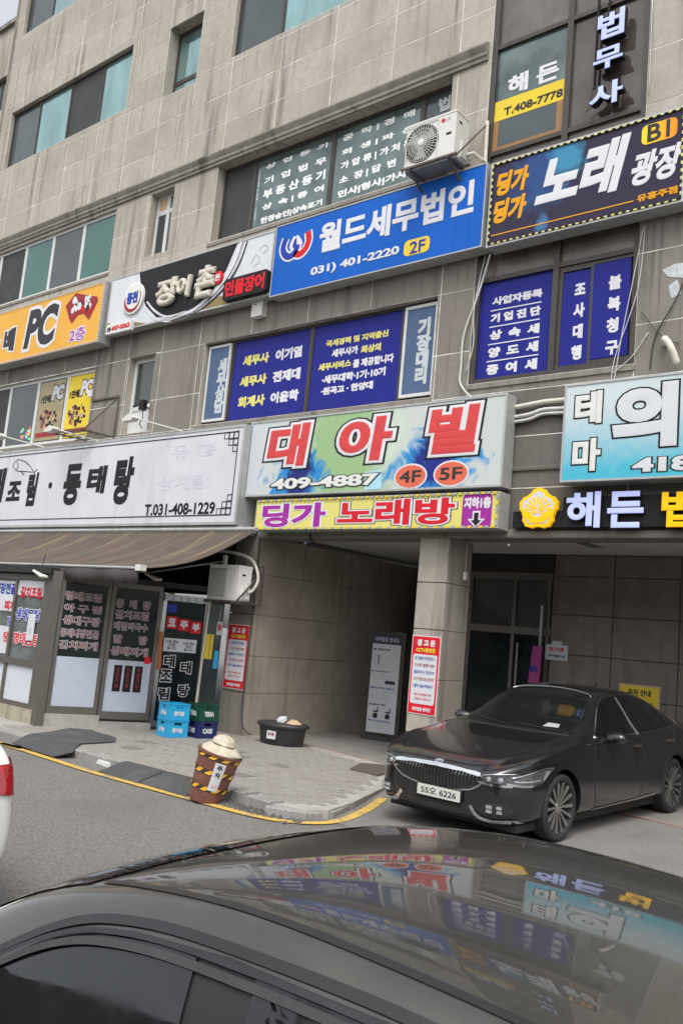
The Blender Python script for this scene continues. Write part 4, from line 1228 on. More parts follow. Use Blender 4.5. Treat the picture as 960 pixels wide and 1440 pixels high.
# information stand in the passage
st = root('standing_sign', 'tall narrow information stand with diagrams in dark passage behind the pillar', 'sign', (-9.8, 2.55, 0), rotz=R(14))
MB().box(-.34, .34, -.16, .16, 0, .07).obj('base', M['rubber'], st)
MB().box(-.30, .34, .0, .06, .07, 1.95).obj('stand_back', M['frame_dk'], st)
MB().box(-.30, .26, -.012, -.001, .12, 1.72).obj('panel', M['paper'], st)
MB().box(-.30, .28, -.012, -.001, 1.73, 1.88).obj('header', mat('dark navy header', (.02, .025, .07), .5), st)
def ltxt(parent, body, rect, y, m, w, t=.003, **k): return txt(parent, body, rect, y, m, w, t, **k)
ltxt(st, '대아빌딩 안내도', (-.26, 1.76, .22, 1.85), -.013, M['greywhite'], .03)
for zc, s, m in ((1.62, '■ 층별안내', 'ink'), (1.22, '■ 시설 이용시간 안내', 'ink'), (.92, '휠체어 대여 및 이용안내', 'blueink'), (.62, '■ 휠체어 종류', 'ink'), (.33, '문의 관리사무소', 'blueink')):
    ltxt(st, s, (-.27, zc - .018, .05 if m == 'ink' else .18, zc + .018), -.013, M[m], .03)
mb = MB(); rg = random.Random(4)
for zc in (1.5, 1.46, 1.42, 1.34, 1.30, 1.16, 1.12, 1.08, .85, .81, .77, .73, .28, .24, .2):
    mb.box(-.26, rg.uniform(.0, .2), -.0145, -.0125, zc - .006, zc + .006)
mb.obj('print_lines', M['greywhite'], st, kind='stuff')
mb = MB()
for cx in (-.14, .1):
    mb.prism(ell(cx, .42, .05, .05, 12), -.015, -.0125).box(cx - .04, cx + .05, -.016, -.0126, .48, .51).box(cx + .03, cx + .05, -.0165, -.0127, .51, .58)
mb.box(-.17, -.15, -.0145, -.0125, 1.35, 1.52).box(.0, .2, -.0145, -.0125, 1.0, 1.06)
mb.obj('diagram', M['ink'], st)
# hidden notices at the back wall
t = root('notice_plate', 'small white notice plate with red words on dark bay wall beside doors', 'notice', (-6.55, 2.79, 1.7))
MB().box(-6.77, -6.38, 2.78, 2.796, 1.72, 1.97).box(-6.66, -6.49, 2.78, 2.796, 1.97, 2.03).obj('plate', M['greywhite'], t)
ltxt(t, '전기과', (-6.72, 1.86, -6.44, 1.93), 2.779, M['red'], .04)
ltxt(t, '대아빌딩 B1', (-6.72, 1.77, -6.42, 1.81), 2.779, M['ink'], .04)
t = root('parking_notice', 'yellow framed parking notice on the bay wall above the grey sedan roof', 'notice', (-5.2, 2.79, 1.2))
MB().box(-5.50, -4.86, 2.78, 2.796, 1.06, 1.47).obj('frame', M['cardboard'], t)
MB().box(-5.47, -4.89, 2.774, 2.779, 1.09, 1.44).obj('plate', M['yellow'], t)
ltxt(t, '주차 안내', (-5.36, 1.30, -5.0, 1.40), 2.773, M['ink'], .04)
ltxt(t, '외부차량 주차금지', (-5.4, 1.15, -4.96, 1.22), 2.773, M['ink'], .03)
t = root('leaning_board', 'magenta board leaning in front of the dark glass doors by the bay wall', 'board', (-6.9, 2.6, 0))
MB().add([(-7.03, 2.5, 0), (-6.76, 2.5, 0), (-6.76, 2.62, 1.92), (-6.92, 2.62, 1.92), (-7.03, 2.53, 0), (-6.76, 2.53, 0), (-6.76, 2.65, 1.92), (-6.92, 2.65, 1.92)], [(0, 1, 2, 3), (7, 6, 5, 4), (0, 4, 5, 1), (1, 5, 6, 2), (2, 6, 7, 3), (3, 7, 4, 0)]).obj('board', M['magenta'], t)
ltxt(t, '광장', (-6.94, 1.5, -6.80, 1.6), 2.585, M['blueink'], .04)

# ------------------------------------------------------------ restaurant front, awning
DO = Vector((-12.4, -2.75, 0)); DU = Vector((1.05, 2.6, 0)).normalized(); DN = Vector((DU.y, -DU.x, 0))
PL = (DO, DU, DN)
def DP(s, n=0.0, z=0.0):
    p = DO + DU * s + DN * n
    return Vector((p.x, p.y, z))
def dbox(mb, s0, s1, n0, n1, z0, z1, mi=0):
    vs = [DP(s, n, z) for s in (s0, s1) for n in (n0, n1) for z in (z0, z1)]
    return mb.add(vs, [(0, 1, 3, 2), (4, 6, 7, 5), (0, 4, 5, 1), (2, 3, 7, 6), (0, 2, 6, 4), (1, 5, 7, 3)], mi)
rf = root('restaurant_front', 'brown framed glass restaurant front with red and blue menu lettering under the awning', 'shopfront', (-13, -2.7, -.1))
# front wall along the street
FY = -2.8
mb = MB()
mb.box(-12.74, -12.46, FY - .02, FY + .12, -.1, 2.35)
for x in (-21.0, -19.9, -18.3, -16.7, -15.1): mb.box(x, x + .08, FY, FY + .1, .28, 2.3)
mb.box(-13.64, -13.57, FY, FY + .1, .28, 2.3)
mb.box(-21, -12.74, FY + .002, FY + .1, 2.24, 2.33).box(-21, -12.74, FY - .01, FY + .11, .86, .96).box(-21, -12.74, FY - .01, FY + .11, .22, .29)
fr = mb.obj('front_frame', M['alum'], rf)
for a, b in ((-20.9, -19.9), (-19.8, -18.3), (-18.2, -16.7), (-16.6, -15.1), (-15.0, -13.64), (-13.57, -12.74)):
    MB().box(a, b, FY + .04, FY + .05, .96, 2.24).obj('pane', M['shopglass_l'], fr)
    MB().box(a, b, FY + .03, FY + .05, .29, .86).obj('lower_panel', M['wallpanel'], fr)
MB().box(-21, -12.6, FY - .03, FY + .12, -.12, .215).obj('plinth', M['brickbase'], rf)
MB().box(-21, -12.5, FY - .1, 0.0, 2.35, 2.45).obj('canopy_board', M['interior_dk'], rf)
MB().box(-21, -11.4, -.05, .02, 2.3, 3.4).obj('fascia', M['interior_dk'], rf)
# strips of film and lettering on the street window
MB().box(-13.57, -12.76, FY + .028, FY + .036, 1.98, 2.23).obj('window_film', M['paper'], fr)
MB().box(-15.0, -13.66, FY + .028, FY + .036, 1.7, 2.2).box(-14.6, -13.66, FY + .029, FY + .035, 1.0, 1.45).obj('window_film', M['paper'], fr)
fy = FY + .026
OW = ((.05, M['white']),)
DR, BL_ = M['red'], M['blueink']
txt(fr, '갈치조림', (-13.480, 1.941, -12.851, 2.128), fy, DR, .04, t=.003)
txt(fr, '생대구탕', (-13.537, 1.575, -12.803, 1.771), fy, BL_, .04, outline=OW)
txt(fr, '명태찜탕', (-13.498, 1.181, -12.746, 1.378), fy, DR, .04, outline=OW)
txt(fr, '내장전골', (-14.279, 1.980, -13.627, 2.166), fy, BL_, .04, t=.003)
txt(fr, '찌개', (-13.928, 1.707, -13.595, 1.877), fy, DR, .04, t=.003)
txt(fr, '탕', (-13.770, 1.455, -13.635, 1.616), fy, BL_, .04, outline=OW)
txt(fr, '탕', (-13.811, 1.193, -13.658, 1.368), fy, DR, .04, outline=OW)
a, b, c, d = (-13.112, 1.267, -12.907, 1.691)
MB().box(a, c, fy - .02, fy - .012, b, d).obj('notice', M['paper'], fr)
MB().box((a + c) / 2 - .05, (a + c) / 2 + .05, fy - .022, fy - .0205, b + .1, b + .2).obj('notice_print', M['greywhite'], fr)
# corner jamb and diagonal glass wall with two doors
mb = MB(); dbox(mb, -.12, .02, -.12, .02, -.1, 2.4); mb.obj('corner_post', M['alum'], rf)
mb = MB(); dbox(mb, .02, .86, -.3, .05, -.12, .19); dbox(mb, .86, 1.72, -.3, .03, -.12, .10); mb.obj('door_step', M['concrete'], rf)
def ddoor(s0, s1, z0, z1, split, low, name='door', stile=.06):
    mb = MB()
    dbox(mb, s0, s0 + stile, -.04, .0, z0, z1); dbox(mb, s1 - stile, s1, -.04, .0, z0, z1)
    dbox(mb, s0 + stile, s1 - stile, -.039, -.001, z0, z0 + .12); dbox(mb, s0 + stile, s1 - stile, -.039, -.001, z1 - .08, z1)
    d = mb.obj(name, M['alum'], rf)
    mb = MB(); dbox(mb, s0 + stile, s1 - stile, -.03, -.02, split, z1 - .08); mb.obj('pane', M['shopglass'], d)
    mb = MB(); dbox(mb, s0 + stile, s1 - stile, -.03, -.018, z0 + .12, split); mb.obj('lower_panel', low, d)
    return d
d1 = ddoor(.03, .82, .19, 2.33, 1.08, M['frost'])
d2 = ddoor(.84, 1.68, .14, 2.33, 1.08, M['frost'])
def drow(parent, body, rc, m, n=-.018, w=.022, **k): txt(parent, body, rc, n, m, w, .003, plane=PL, **k)
MW = mat('menu lettering dark red', (.22, .035, .035), .5)
OWd = ((.035, M['greywhite']),)
for body, rc in (('명태조림', (0.107, 1.969, 0.676, 2.106)), ('아 구 찜', (0.109, 1.783, 0.701, 1.908)), ('생대구탕', (0.114, 1.582, 0.702, 1.724)), ('동태내장전골', (0.096, 1.385, 0.705, 1.519)), ('김치찌개', (0.099, 1.197, 0.707, 1.332))):
    drow(d1, body, rc, MW, outline=OWd)
for body, rc in (('동  태  탕', (0.919, 1.923, 1.496, 2.066)), ('갈치조림', (0.930, 1.745, 1.482, 1.888)), ('메밀막국수', (0.931, 1.561, 1.493, 1.696)), ('알      탕', (0.946, 1.351, 1.507, 1.487)), ('생태찌개', (0.924, 1.155, 1.543, 1.297))):
    drow(d2, body, rc, MW, outline=OWd)
for s in (1.02, 1.19, 1.36):
    mb = MB(); dbox(mb, s, s + .13, -.018, -.012, .58, 1.0); q = mb.obj('menu_banner', IK, d2)
for s in (1.02, 1.19, 1.36):
    txt(d2, '주문가능', (s + .035, .64, s + .095, .96), -.012, M['darkred'], .03, .003, plane=PL, vertical=True)
mb = MB(); dbox(mb, 1.50, 1.60, -.018, -.012, 1.05, 1.16); mb.obj('sticker', M['red'], d2)
mb = MB(); dbox(mb, .02, 2.85, -.2, .02, 2.33, 2.42); mb.obj('head_panel', M['interior_dk'], rf)
# display door with white lettering on black
mb = MB()
dbox(mb, 1.70, 1.76, -.04, .02, .05, 2.24); dbox(mb, 2.44, 2.50, -.04, .02, .05, 2.2); dbox(mb, 1.76, 2.44, -.039, .019, .05, .14)
d3 = mb.obj('display_door', M['steel'], rf)
mb = MB(); dbox(mb, 1.76, 2.44, -.03, -.018, .14, 2.12); mb.obj('pane', M['shopglass'], d3)
mb = MB()
for k in range(6): dbox(mb, 1.70 + k * .135, 1.70 + k * .135 + .125, -.05, .09, 2.12, 2.22)
mb.obj('head_strip', M['greywhite'], d3)
for k, ch in enumerate('코주부'):
    x0, z0, x1, z1 = (1.822, 1.701, 2.363, 1.892)
    w_ = (x1 - x0 + .1) / 3; a = x0 - .03 + k * w_
    zz = 1.66 - k * .025
    mb = MB(); dbox(mb, a, a + w_ * .9, -.018, -.006, zz, zz + .20); q = mb.obj('name_box', M['red'], d3)
    txt(d3, ch, (a + .03, zz + .03, a + w_ * .9 - .03, zz + .17), -.006, WT, .06, .004, plane=PL)
mb = MB(); dbox(mb, 1.79, 2.36, -.018, -.01, 1.28, 1.50); mb.obj('notice', M['paper'], d3)
txt(d3, '오픈 메뉴\n포장\n됩니다', (1.82, 1.31, 2.05, 1.47), -.01, M['ink'], .03, .002, plane=PL)
txt(d3, '오픈 메뉴\n포장\n됩니다', (2.12, 1.30, 2.33, 1.46), -.01, M['ink'], .03, .002, plane=PL)
OWW = ((.045, M['white']),)
for ch, s, z in (('태', 1.83, 1.02), ('조', 1.80, .78), ('림', 1.80, .48), ('태', 2.13, .93), ('탕', 2.13, .55)):
    txt(d3, ch, (s, z, s + .19, z + .20), -.016, M['black'], .05, .005, outline=OWW, plane=PL)
mb = MB(); dbox(mb, 1.79, 1.95, -.018, -.012, 1.93, 2.06); mb.obj('sticker', M['blueink'], d3)
mb = MB(); mb.tube([DP(1.74, .05, .98), DP(1.70, .06, 1.6)], .035); mb.obj('handle', mat('orange handle cover', (.38, .11, .03), .5), d3)
# narrow fixed light next to the pier
mb = MB(); dbox(mb, 2.50, 2.80, -.04, -.03, .0, 2.3); sg = mb.obj('side_glass', M['glass_mid'], rf)
for s0, s1, z0, z1, m in ((2.52, 2.60, 1.2, 1.62, M['yellow']), (2.61, 2.66, 1.2, 1.62, M['yellow']), (2.70, 2.78, 1.05, 1.35, M['crate_blue']), (2.70, 2.79, 1.62, 1.85, M['paper'])):
    mb = MB(); dbox(mb, s0, s1, -.029, -.024, z0, z1); mb.obj('sticker', m, rf)
mb = MB(); dbox(mb, 2.72, 2.77, -.024, -.02, 1.7, 1.8); mb.obj('sticker', M['red'], rf)

# awning: sagging stained canvas
aw = root('awning', 'long sagging rust-stained brown canvas awning with scalloped edge over restaurant doors', 'awning', (-15, -1.6, 2.4))
def awn_mat():
    m = mat('stained awning canvas', (.075, .056, .044), .85, var=.25, scale=3, bump=.4, bscale=8)
    n, l = m.node_tree.nodes, m.node_tree.links
    b = n['Principled BSDF']
    geo = n.new('ShaderNodeNewGeometry'); mp = n.new('ShaderNodeMapping'); mp.inputs['Rotation'].default_value = (0, 0, R(-18)); mp.inputs['Scale'].default_value = (6.5, .5, .5)
    l.new(geo.outputs['Position'], mp.inputs[0])
    src = b.inputs['Base Color'].links[0].from_socket
    for sc, col, lo, hi in ((1, (.20, .17, .08), .54, .72), (1.7, (.19, .10, .055), .56, .74), (2.3, (.05, .045, .04), .55, .68)):
        no = n.new('ShaderNodeTexNoise'); no.inputs['Scale'].default_value = sc; no.inputs['Detail'].default_value = 3
        l.new(mp.outputs[0], no.inputs['Vector'])
        mr = n.new('ShaderNodeMapRange'); mr.inputs[1].default_value = lo; mr.inputs[2].default_value = hi; mr.inputs[4].default_value = .7
        l.new(no.outputs[0], mr.inputs[0])
        x = n.new('ShaderNodeMix'); x.data_type = 'RGBA'
        l.new(mr.outputs[0], x.inputs[0]); l.new(src, x.inputs[6]); x.inputs[7].default_value = (*col, 1)
        src = x.outputs[2]
    l.new(src, b.inputs['Base Color'])
    return m
AM = awn_mat()
AX0, AX1 = -21.0, -10.52
A_top = lambda x: (-.42, 3.40)
AFY, AFZ = -2.72, 2.50
nx, ny = 60, 10
vs = []; fs = []
rg = random.Random(8)
for i in range(nx + 1):
    x = AX0 + (AX1 - AX0) * i / nx
    for j in range(ny + 1):
        t_ = j / ny
        y = -.42 + (AFY + .42) * t_
        z = 3.40 + (AFZ - 3.40) * t_ - .16 * math.sin(math.pi * t_) ** .9 + .012 * math.sin(x * 5.1 + t_ * 3) * math.sin(math.pi * t_)
        # the free corner is drawn in towards the wall
        xx = x
        if i == nx: pass
        vs.append((xx, y, z))
for i in range(nx):
    for j in range(ny):
        k = i * (ny + 1) + j
        fs.append((k, k + 1, k + ny + 2, k + ny + 1))
mb = MB().add(vs, fs)
cz = mb.obj('canvas', AM, aw, smooth='all')
so = cz.modifiers.new('s', 'SOLIDIFY'); so.thickness = .006
vs = []; fs = []
n = 240
for i in range(n + 1):
    x = AX0 + (AX1 - AX0) * i / n
    sc_ = .035 * abs(math.sin(x * math.pi / .30))
    yo = .03 * math.sin(x * 7) 
    vs += [(x, AFY - .005, AFZ), (x, AFY - .01 + yo * .5, AFZ - .10), (x, AFY - .01 + yo, AFZ - .20 - sc_)]
for i in range(n):
    k = 3 * i
    fs += [(k, k + 1, k + 4, k + 3), (k + 1, k + 2, k + 5, k + 4)]
va = MB().add(vs, fs).obj('valance', mat('dark valance cloth', (.06, .05, .052), .9, var=.2, scale=5), aw, smooth='all')
so = va.modifiers.new('s', 'SOLIDIFY'); so.thickness = .004
MB().tube([(AX0, AFY, AFZ), (AX1 + .06, AFY, AFZ)], .022, 8).obj('front_rail', M['signbox'], aw)
MB().box(AX1 - .02, AX1 + .10, AFY - .05, AFY + .06, AFZ - .04, AFZ + .05).obj('rail_end', M['ac_white'], aw)
mb = MB()
for x in (-19.5, -16.8, -14.2, -11.6):
    mb = MB().tube([(x, -.1, 2.9), (x - .5, -1.3, 2.55), (x, AFY, AFZ - .01)], .014, 6)
    mb.obj('folding_arm', M['signbox'], aw)
MB().tube([(AX0, -.42, 3.42), (AX1, -.42, 3.42)], .04, 8).obj('roller', M['signbox'], aw)
# small lamps inside the awning
for k, (px, py, Y) in enumerate(((215, 812, -1.6), (58, 806, -2.9))):
    q = (-11.581, 2.456) if k == 0 else (-12.781, 2.325)
    t = root('awning_lamp', ('thin pale bar lamp hanging under the awning before the doors', 'thin pale bar lamp under the awning at the menu window corner')[k], 'lamp', (q[0], Y, q[1]), group='bar lamps under the awning')
    MB().tube([(q[0] - .2, Y, q[1] + .06), (q[0] + .05, Y, q[1] - .02), (q[0] + .22, Y, q[1] - .03)], [.02, .035, .02], 8).obj('lamp_body', M['ac_white'], t)
    MB().tube([(q[0], Y, q[1]), (q[0], Y + .05, q[1] + .35)], .008, 5).obj('hanger', M['cable'], t)

# ------------------------------------------------------------ air conditioners
def ac_unit(name, label, x0, x1, y0, y1, z0, z1, louvre=False, brand=True):
    keep = M['ac_white']
    if louvre: M['ac_white'] = M['ac_bright']
    t = root(name, label, 'air conditioner', ((x0 + x1) / 2, y1, z0))
    W_, H_ = x1 - x0, z1 - z0
    mb = MB().prism(rr(x0, z0, x1, z1, .025, 2), y0, y1)
    mb.obj('casing', M['ac_white'], t)
    MB().box(x0 - .008, x1 + .008, y0 - .006, y1 + .004, z1 - .02, z1 + .012).obj('lid', M['ac_white'], t)
    if louvre:
        MB().box(x0 + .03, x0 + W_ * .62, y0 - .006, y0 + .002, z0 + .06, z1 - .05).obj('grille_back', M['ac_grey'], t)
        nn = 22
        for k in range(nn):
            z = z0 + .075 + k * (H_ - .14) / nn
            MB().box(x0 + .04, x0 + W_ * .61, y0 - .02, y0 - .006, z, z + .009).obj('louvre', M['ac_white'], t)
    else:
        cx, cz, r_ = x0 + W_ * .33, z0 + H_ * .5, H_ * .43
        MB().lathe([(r_, 0), (r_, .004)], (cx, y0 - .001, cz), 28, axis=(0, -1, 0)).obj('fan_well', M['interior_dk'], t)
        mb = MB()
        for k in range(3):
            a0 = 2 * math.pi * k / 3
            mb.prism([(cx + r_ * .2 * math.cos(a0), cz + r_ * .2 * math.sin(a0)), (cx + r_ * .9 * math.cos(a0 + .1), cz + r_ * .9 * math.sin(a0 + .1)), (cx + r_ * .9 * math.cos(a0 + .9), cz + r_ * .9 * math.sin(a0 + .9)), (cx + r_ * .2 * math.cos(a0 + 1), cz + r_ * .2 * math.sin(a0 + 1))], y0 - .009, y0 - .007)
        mb.obj('fan_blade', M['ac_grey'], t)
        mb = MB()
        nn = 36
        for k in range(nn):
            a = 2 * math.pi * k / nn
            mb.bar((cx + r_ * .16 * math.cos(a), y0 - .03, cz + r_ * .16 * math.sin(a)), (cx + r_ * math.cos(a + .25), y0 - .015, cz + r_ * math.sin(a + .25)), .006)
        for q in (.35, .55, .75, .97):
            pts = [(cx + r_ * q * math.cos(a), y0 - .03 + .012 * q, cz + r_ * q * math.sin(a)) for a in [2 * math.pi * k / 28 for k in range(29)]]
            mb.tube(pts, .003, 4)
        mb.obj('fan_guard', M['ac_white'], t)
        MB().lathe([(r_ * .17, 0), (r_ * .17, .01), (r_ * .1, .016)], (cx, y0 - .028, cz), 18, axis=(0, -1, 0)).obj('fan_hub', M['ac_white'], t)
        ex = x0 + W_ * .66
        MB().box(x0 + .02, ex, y0 - .018, y0 - .012, z0 + .02, z0 + .035).box(x0 + .02, ex, y0 - .018, y0 - .012, z1 - .055, z1 - .04).box(x0 + .02, x0 + .03, y0 - .018, y0 - .012, z0 + .035, z1 - .055).box(ex - .01, ex, y0 - .018, y0 - .012, z0 + .035, z1 - .055).obj('guard_frame', M['ac_white'], t)
        cx, cz = x0 + W_ * .74, z1 - H_ * .14
        MB().lathe([(.035, 0), (.035, .003)], (cx, y0, cz), 16, axis=(0, -1, 0)).obj('brand_mark', M['red'], t)
        txt(t, 'LG', (cx + .05, cz - .028, cx + .13, cz + .028), y0 - .001, M['ac_grey'], .05, .002)
        MB().box(x0 + W_ * .82, x0 + W_ * .92, y0 - .004, y0, z0 + H_ * .5, z0 + H_ * .55).obj('handle', M['black'], t)
    # side handle and valve cover
    MB().box(x1, x1 + .004, y0 + .08, y0 + .16, z1 - .16, z1 - .13).obj('side_handle', M['black'], t)
    MB().box(x1, x1 + .035, y1 - .2, y1 - .04, z0 + .04, z0 + H_ * .42).obj('valve_cover', M['ac_white'], t)
    M['ac_white'] = keep
    return t
ax0, az0, ax1, az1 = (-7.914, 8.904, -6.924, 9.637)
acu = ac_unit('air_conditioner', 'white outdoor air conditioner with round fan on bracket above the blue sign', -7.93, -7.02, -.62, -.27, 9.0, 9.72)
mb = MB()
for x in (-7.8, -7.1):
    mb.bar((x, .0, 8.97), (x, -.68, 8.97), .04).bar((x, .0, 8.6), (x, -.6, 8.95), .03)
mb.bar((-7.95, -.66, 8.985), (-6.95, -.66, 8.985), .03).bar((-7.95, -.28, 8.985), (-6.95, -.28, 8.985), .03)
mb.bar((-6.98, -.62, 8.98), (-6.86, -.02, 9.75), .022).bar((-6.86, -.02, 9.0), (-6.86, -.02, 9.8), .03)
mb.obj('bracket', M['iron'], acu)
MB().box(-7.93, -7.02, -.60, -.29, 8.96, 8.995).obj('drip_tray', M['signbox_dk'], acu)
mb = MB().tube([(-6.98, -.34, 9.12), (-6.85, -.36, 9.10), (-6.8, -.2, 9.06), (-6.84, -.03, 9.1), (-6.86, -.02, 9.8)], .03, 8).obj('pipe', M['pipe'], acu)
acl = ac_unit('air_conditioner', 'white louvred air conditioner on a rusty wall bracket beside the awning', -11.44, -10.72, -.52, -.22, 2.21, 2.79, louvre=True)
mb = MB()
for x in (-11.4, -10.75):
    mb.bar((x, .0, 2.18), (x, -.6, 2.18), .035)
mb.bar((-11.46, -.56, 2.195), (-10.66, -.56, 2.195), .03).bar((-11.46, -.2, 2.195), (-10.66, -.2, 2.195), .03)
mb.bar((-10.66, -.58, 2.19), (-10.66, -.02, 2.75), .025).bar((-10.66, -.02, 2.15), (-10.66, -.02, 2.85), .03).bar((-10.9, -.02, 2.18), (-10.66, -.02, 2.18), .02).bar((-10.9, -.02, 2.82), (-10.66, -.02, 2.82), .02)
mb.obj('bracket', M['iron'], acl)
pp = [(-11.85, -.35, 3.0), (-11.5, -.3, 3.06), (-11.05, -.25, 3.02), (-10.74, -.2, 2.9), (-10.60, -.18, 2.62), (-10.63, -.24, 2.42), (-10.68, -.32, 2.36)]
c3 = []
for i in range(len(pp) - 1):
    for k in range(5):
        t_ = k / 5
        P = [Vector(pp[max(0, min(len(pp) - 1, i + d))]) for d in (-1, 0, 1, 2)]
        c3.append(.5 * ((2 * P[1]) + (P[2] - P[0]) * t_ + (2 * P[0] - 5 * P[1] + 4 * P[2] - P[3]) * t_ ** 2 + (3 * P[1] - P[0] - 3 * P[2] + P[3]) * t_ ** 3))
c3.append(Vector(pp[-1]))
MB().tube(c3, .026, 8).obj('pipe', M['pipe'], acl, smooth='all')
MB().box(-11.28, -11.22, -.4, -.34, 2.80, 2.98).obj('drain_valve', M['ac_white'], acl)

def curve3(pts, k=5):
    pts = [Vector(p) for p in pts]; out = []
    for i in range(len(pts) - 1):
        P = [pts[max(0, min(len(pts) - 1, i + d))] for d in (-1, 0, 1, 2)]
        for j in range(k):
            t_ = j / k
            out.append(.5 * ((2 * P[1]) + (P[2] - P[0]) * t_ + (2 * P[0] - 5 * P[1] + 4 * P[2] - P[3]) * t_ ** 2 + (3 * P[1] - P[0] - 3 * P[2] + P[3]) * t_ ** 3))
    out.append(pts[-1]); return out
def hose(name, pts, rad, m, label, cat, group=None):
    return single(MB().tube(curve3(pts), rad, 7), name, m, label, cat, group, smooth='all')
# pipes beside the glass wall
p1 = [DP(2.49, .06, 2.6), DP(2.49, .05, 2.1), DP(2.47, .05, 1.4), DP(2.45, .05, .5), DP(2.44, .05, .35)]
hose('drain_hose', p1, .022, M['pipe'], 'pale vertical hose along right edge of the black display door', 'pipe')
hose('steel_pipe', [(-11.40, -.2, 2.2), (-11.42, -.2, 1.5), (-11.44, -.2, .8), (-11.45, -.2, .02)], .015, M['steel'], 'thin metal pipe at left edge of the pier with red poster', 'pipe')
hose('cable', [(-10.83, -.02, 3.38), (-10.80, -.03, 2.9), (-10.82, -.02, 2.0), (-10.83, -.02, 1.0), (-10.82, -.02, .35), (-10.70, -.04, .12), (-10.55, -.03, .05)], .010, M['cable'], 'black cable running down corner of the pier to the black tub', 'cable')
# white conduits between the two signs
for k, (z, r_, dz) in enumerate(((5.19, .035, .02), (5.05, .03, .05), (4.98, .025, .06))):
    hose('conduit', [(-6.1, -.06, z - .02), (-5.8, -.07, z), (-5.6, -.06, z + dz), (-5.3, -.07, z + dz * .8), (-5.05, -.07, z + dz)], r_, M['cable_w'] if k else M['pipe'],
         ('thick taped white conduit, topmost of three between the signs', 'middle grey white conduit of the three between the signs', 'lowest thin conduit of the three between the signs')[k], 'pipe', 'conduits between two signs')
hose('cable', [(-6.62, -.05, 7.58), (-6.78, -.04, 7.0), (-6.98, -.04, 6.4), (-6.99, -.04, 5.9), (-6.97, -.05, 5.62), (-6.75, -.06, 5.38)], .016, M['cable_w'], 'pale cable hanging left of the navy window from the blue sign corner', 'cable')
hose('cable', [(-6.70, -.05, 7.58), (-6.83, -.05, 6.8), (-6.80, -.05, 6.2), (-6.9, -.05, 5.8)], .008, M['cable_w'], 'thin looping cable close to left edge of navy window', 'cable')
for k, pts in enumerate(([(-4.32, -.03, 7.5), (-4.42, -.04, 6.8), (-4.55, -.03, 6.0), (-4.62, -.04, 5.36)], [(-4.3, -.03, 7.5), (-4.36, -.04, 6.6), (-4.62, -.03, 5.75), (-4.66, -.04, 5.36)], [(-4.2, -.03, 6.0), (-4.4, -.04, 5.7), (-4.65, -.04, 5.5)], [(-3.6, -.03, 7.1), (-3.85, -.04, 6.4), (-4.1, -.03, 5.95), (-4.15, -.04, 5.5)], [(-4.3, -.03, 6.3), (-4.0, -.04, 5.9), (-3.8, -.03, 5.8)], [(-4.15, -.03, 11.6), (-4.0, -.04, 10.9), (-3.7, -.04, 10.2)], [(-4.35, -.02, 10.8), (-4.34, -.02, 9.4)])):
    hose('cable', pts, .006 if k not in (3,) else .009, M['cable_w'] if k in (0, 1, 2, 6) else M['cable'],
         ('thin pale cable crossing right edge of the navy window', 'second thin pale cable crossing beside the navy window', 'short pale cable rising from pale blue sign top', 'black cable hanging on bare stone right of the navy windows', 'short dark cable across the stone below old paint', 'dark cable curving down beside brown glass, top right', 'thin pale cable beside top right brown glass')[k], 'cable')
hose('vent_pipe', [(-3.98, -.02, 5.82), (-3.94, -.14, 5.84), (-3.84, -.18, 5.7), (-3.78, -.12, 5.5)], .045, M['pipe'], 'bent pale vent pipe on stone wall above the pale blue sign', 'pipe')
t = root('hanging_switch', 'small cream switch hanging on a wire beside the pillar top', 'switch', (-6.6, .3, 2.7))
MB().tube([(-6.9, .35, 3.33), (-6.9, .35, 2.86)], .005, 5).obj('wire', M['cable_w'], t)
MB().prism(rr(-6.93, 2.76, -6.87, 2.88, .015, 2), .33, .37).obj('switch_body', M['pipe'], t)
t = root('junction_box', 'small cream metal box on the stone below the eel restaurant sign', 'box', (-11.4, 0, 7.4))
MB().box(-11.53, -11.26, -.14, -.004, 7.38, 7.74).obj('box_body', M['ac_white'], t)
MB().box(-11.55, -11.24, -.15, .0, 7.74, 7.77).obj('lid', M['ac_white'], t)
MB().box(-11.47, -11.4, -.145, -.14, 7.6, 7.615).obj('slot', M['black'], t)
# cctv cameras
def cctv(label, P, d, big=True):
    P = Vector(P); d = Vector(d).normalized()
    t = root('security_camera', label, 'camera', P, group='security cameras')
    s = 1.0 if big else .6
    MB().tube([P + Vector((0, 0, .12 * s)), P], .02 * s, 8).obj('mount', M['black'] if big else M['ac_white'], t)
    MB().tube([P - d * .06 * s, P + d * .10 * s], [.045 * s, .045 * s], 12).obj('housing', M['ink'] if big else M['ac_white'], t)
    MB().tube([P + d * .101 * s, P + d * .115 * s], [.032 * s, .03 * s], 12).obj('lens', M['chrome'], t)
cctv('black security camera under the beam below the yellow karaoke sign', (-9.55, -.15, 3.25), (-.3, -1, -.4))
cctv('small white security camera on passage soffit near the pillar', (-8.6, .6, 3.38), (.1, -1, -.3), False)
cctv('small dark security camera on the bay soffit right of the pillar', (-6.5, .9, 3.38), (0.1, -1, -.5), False)
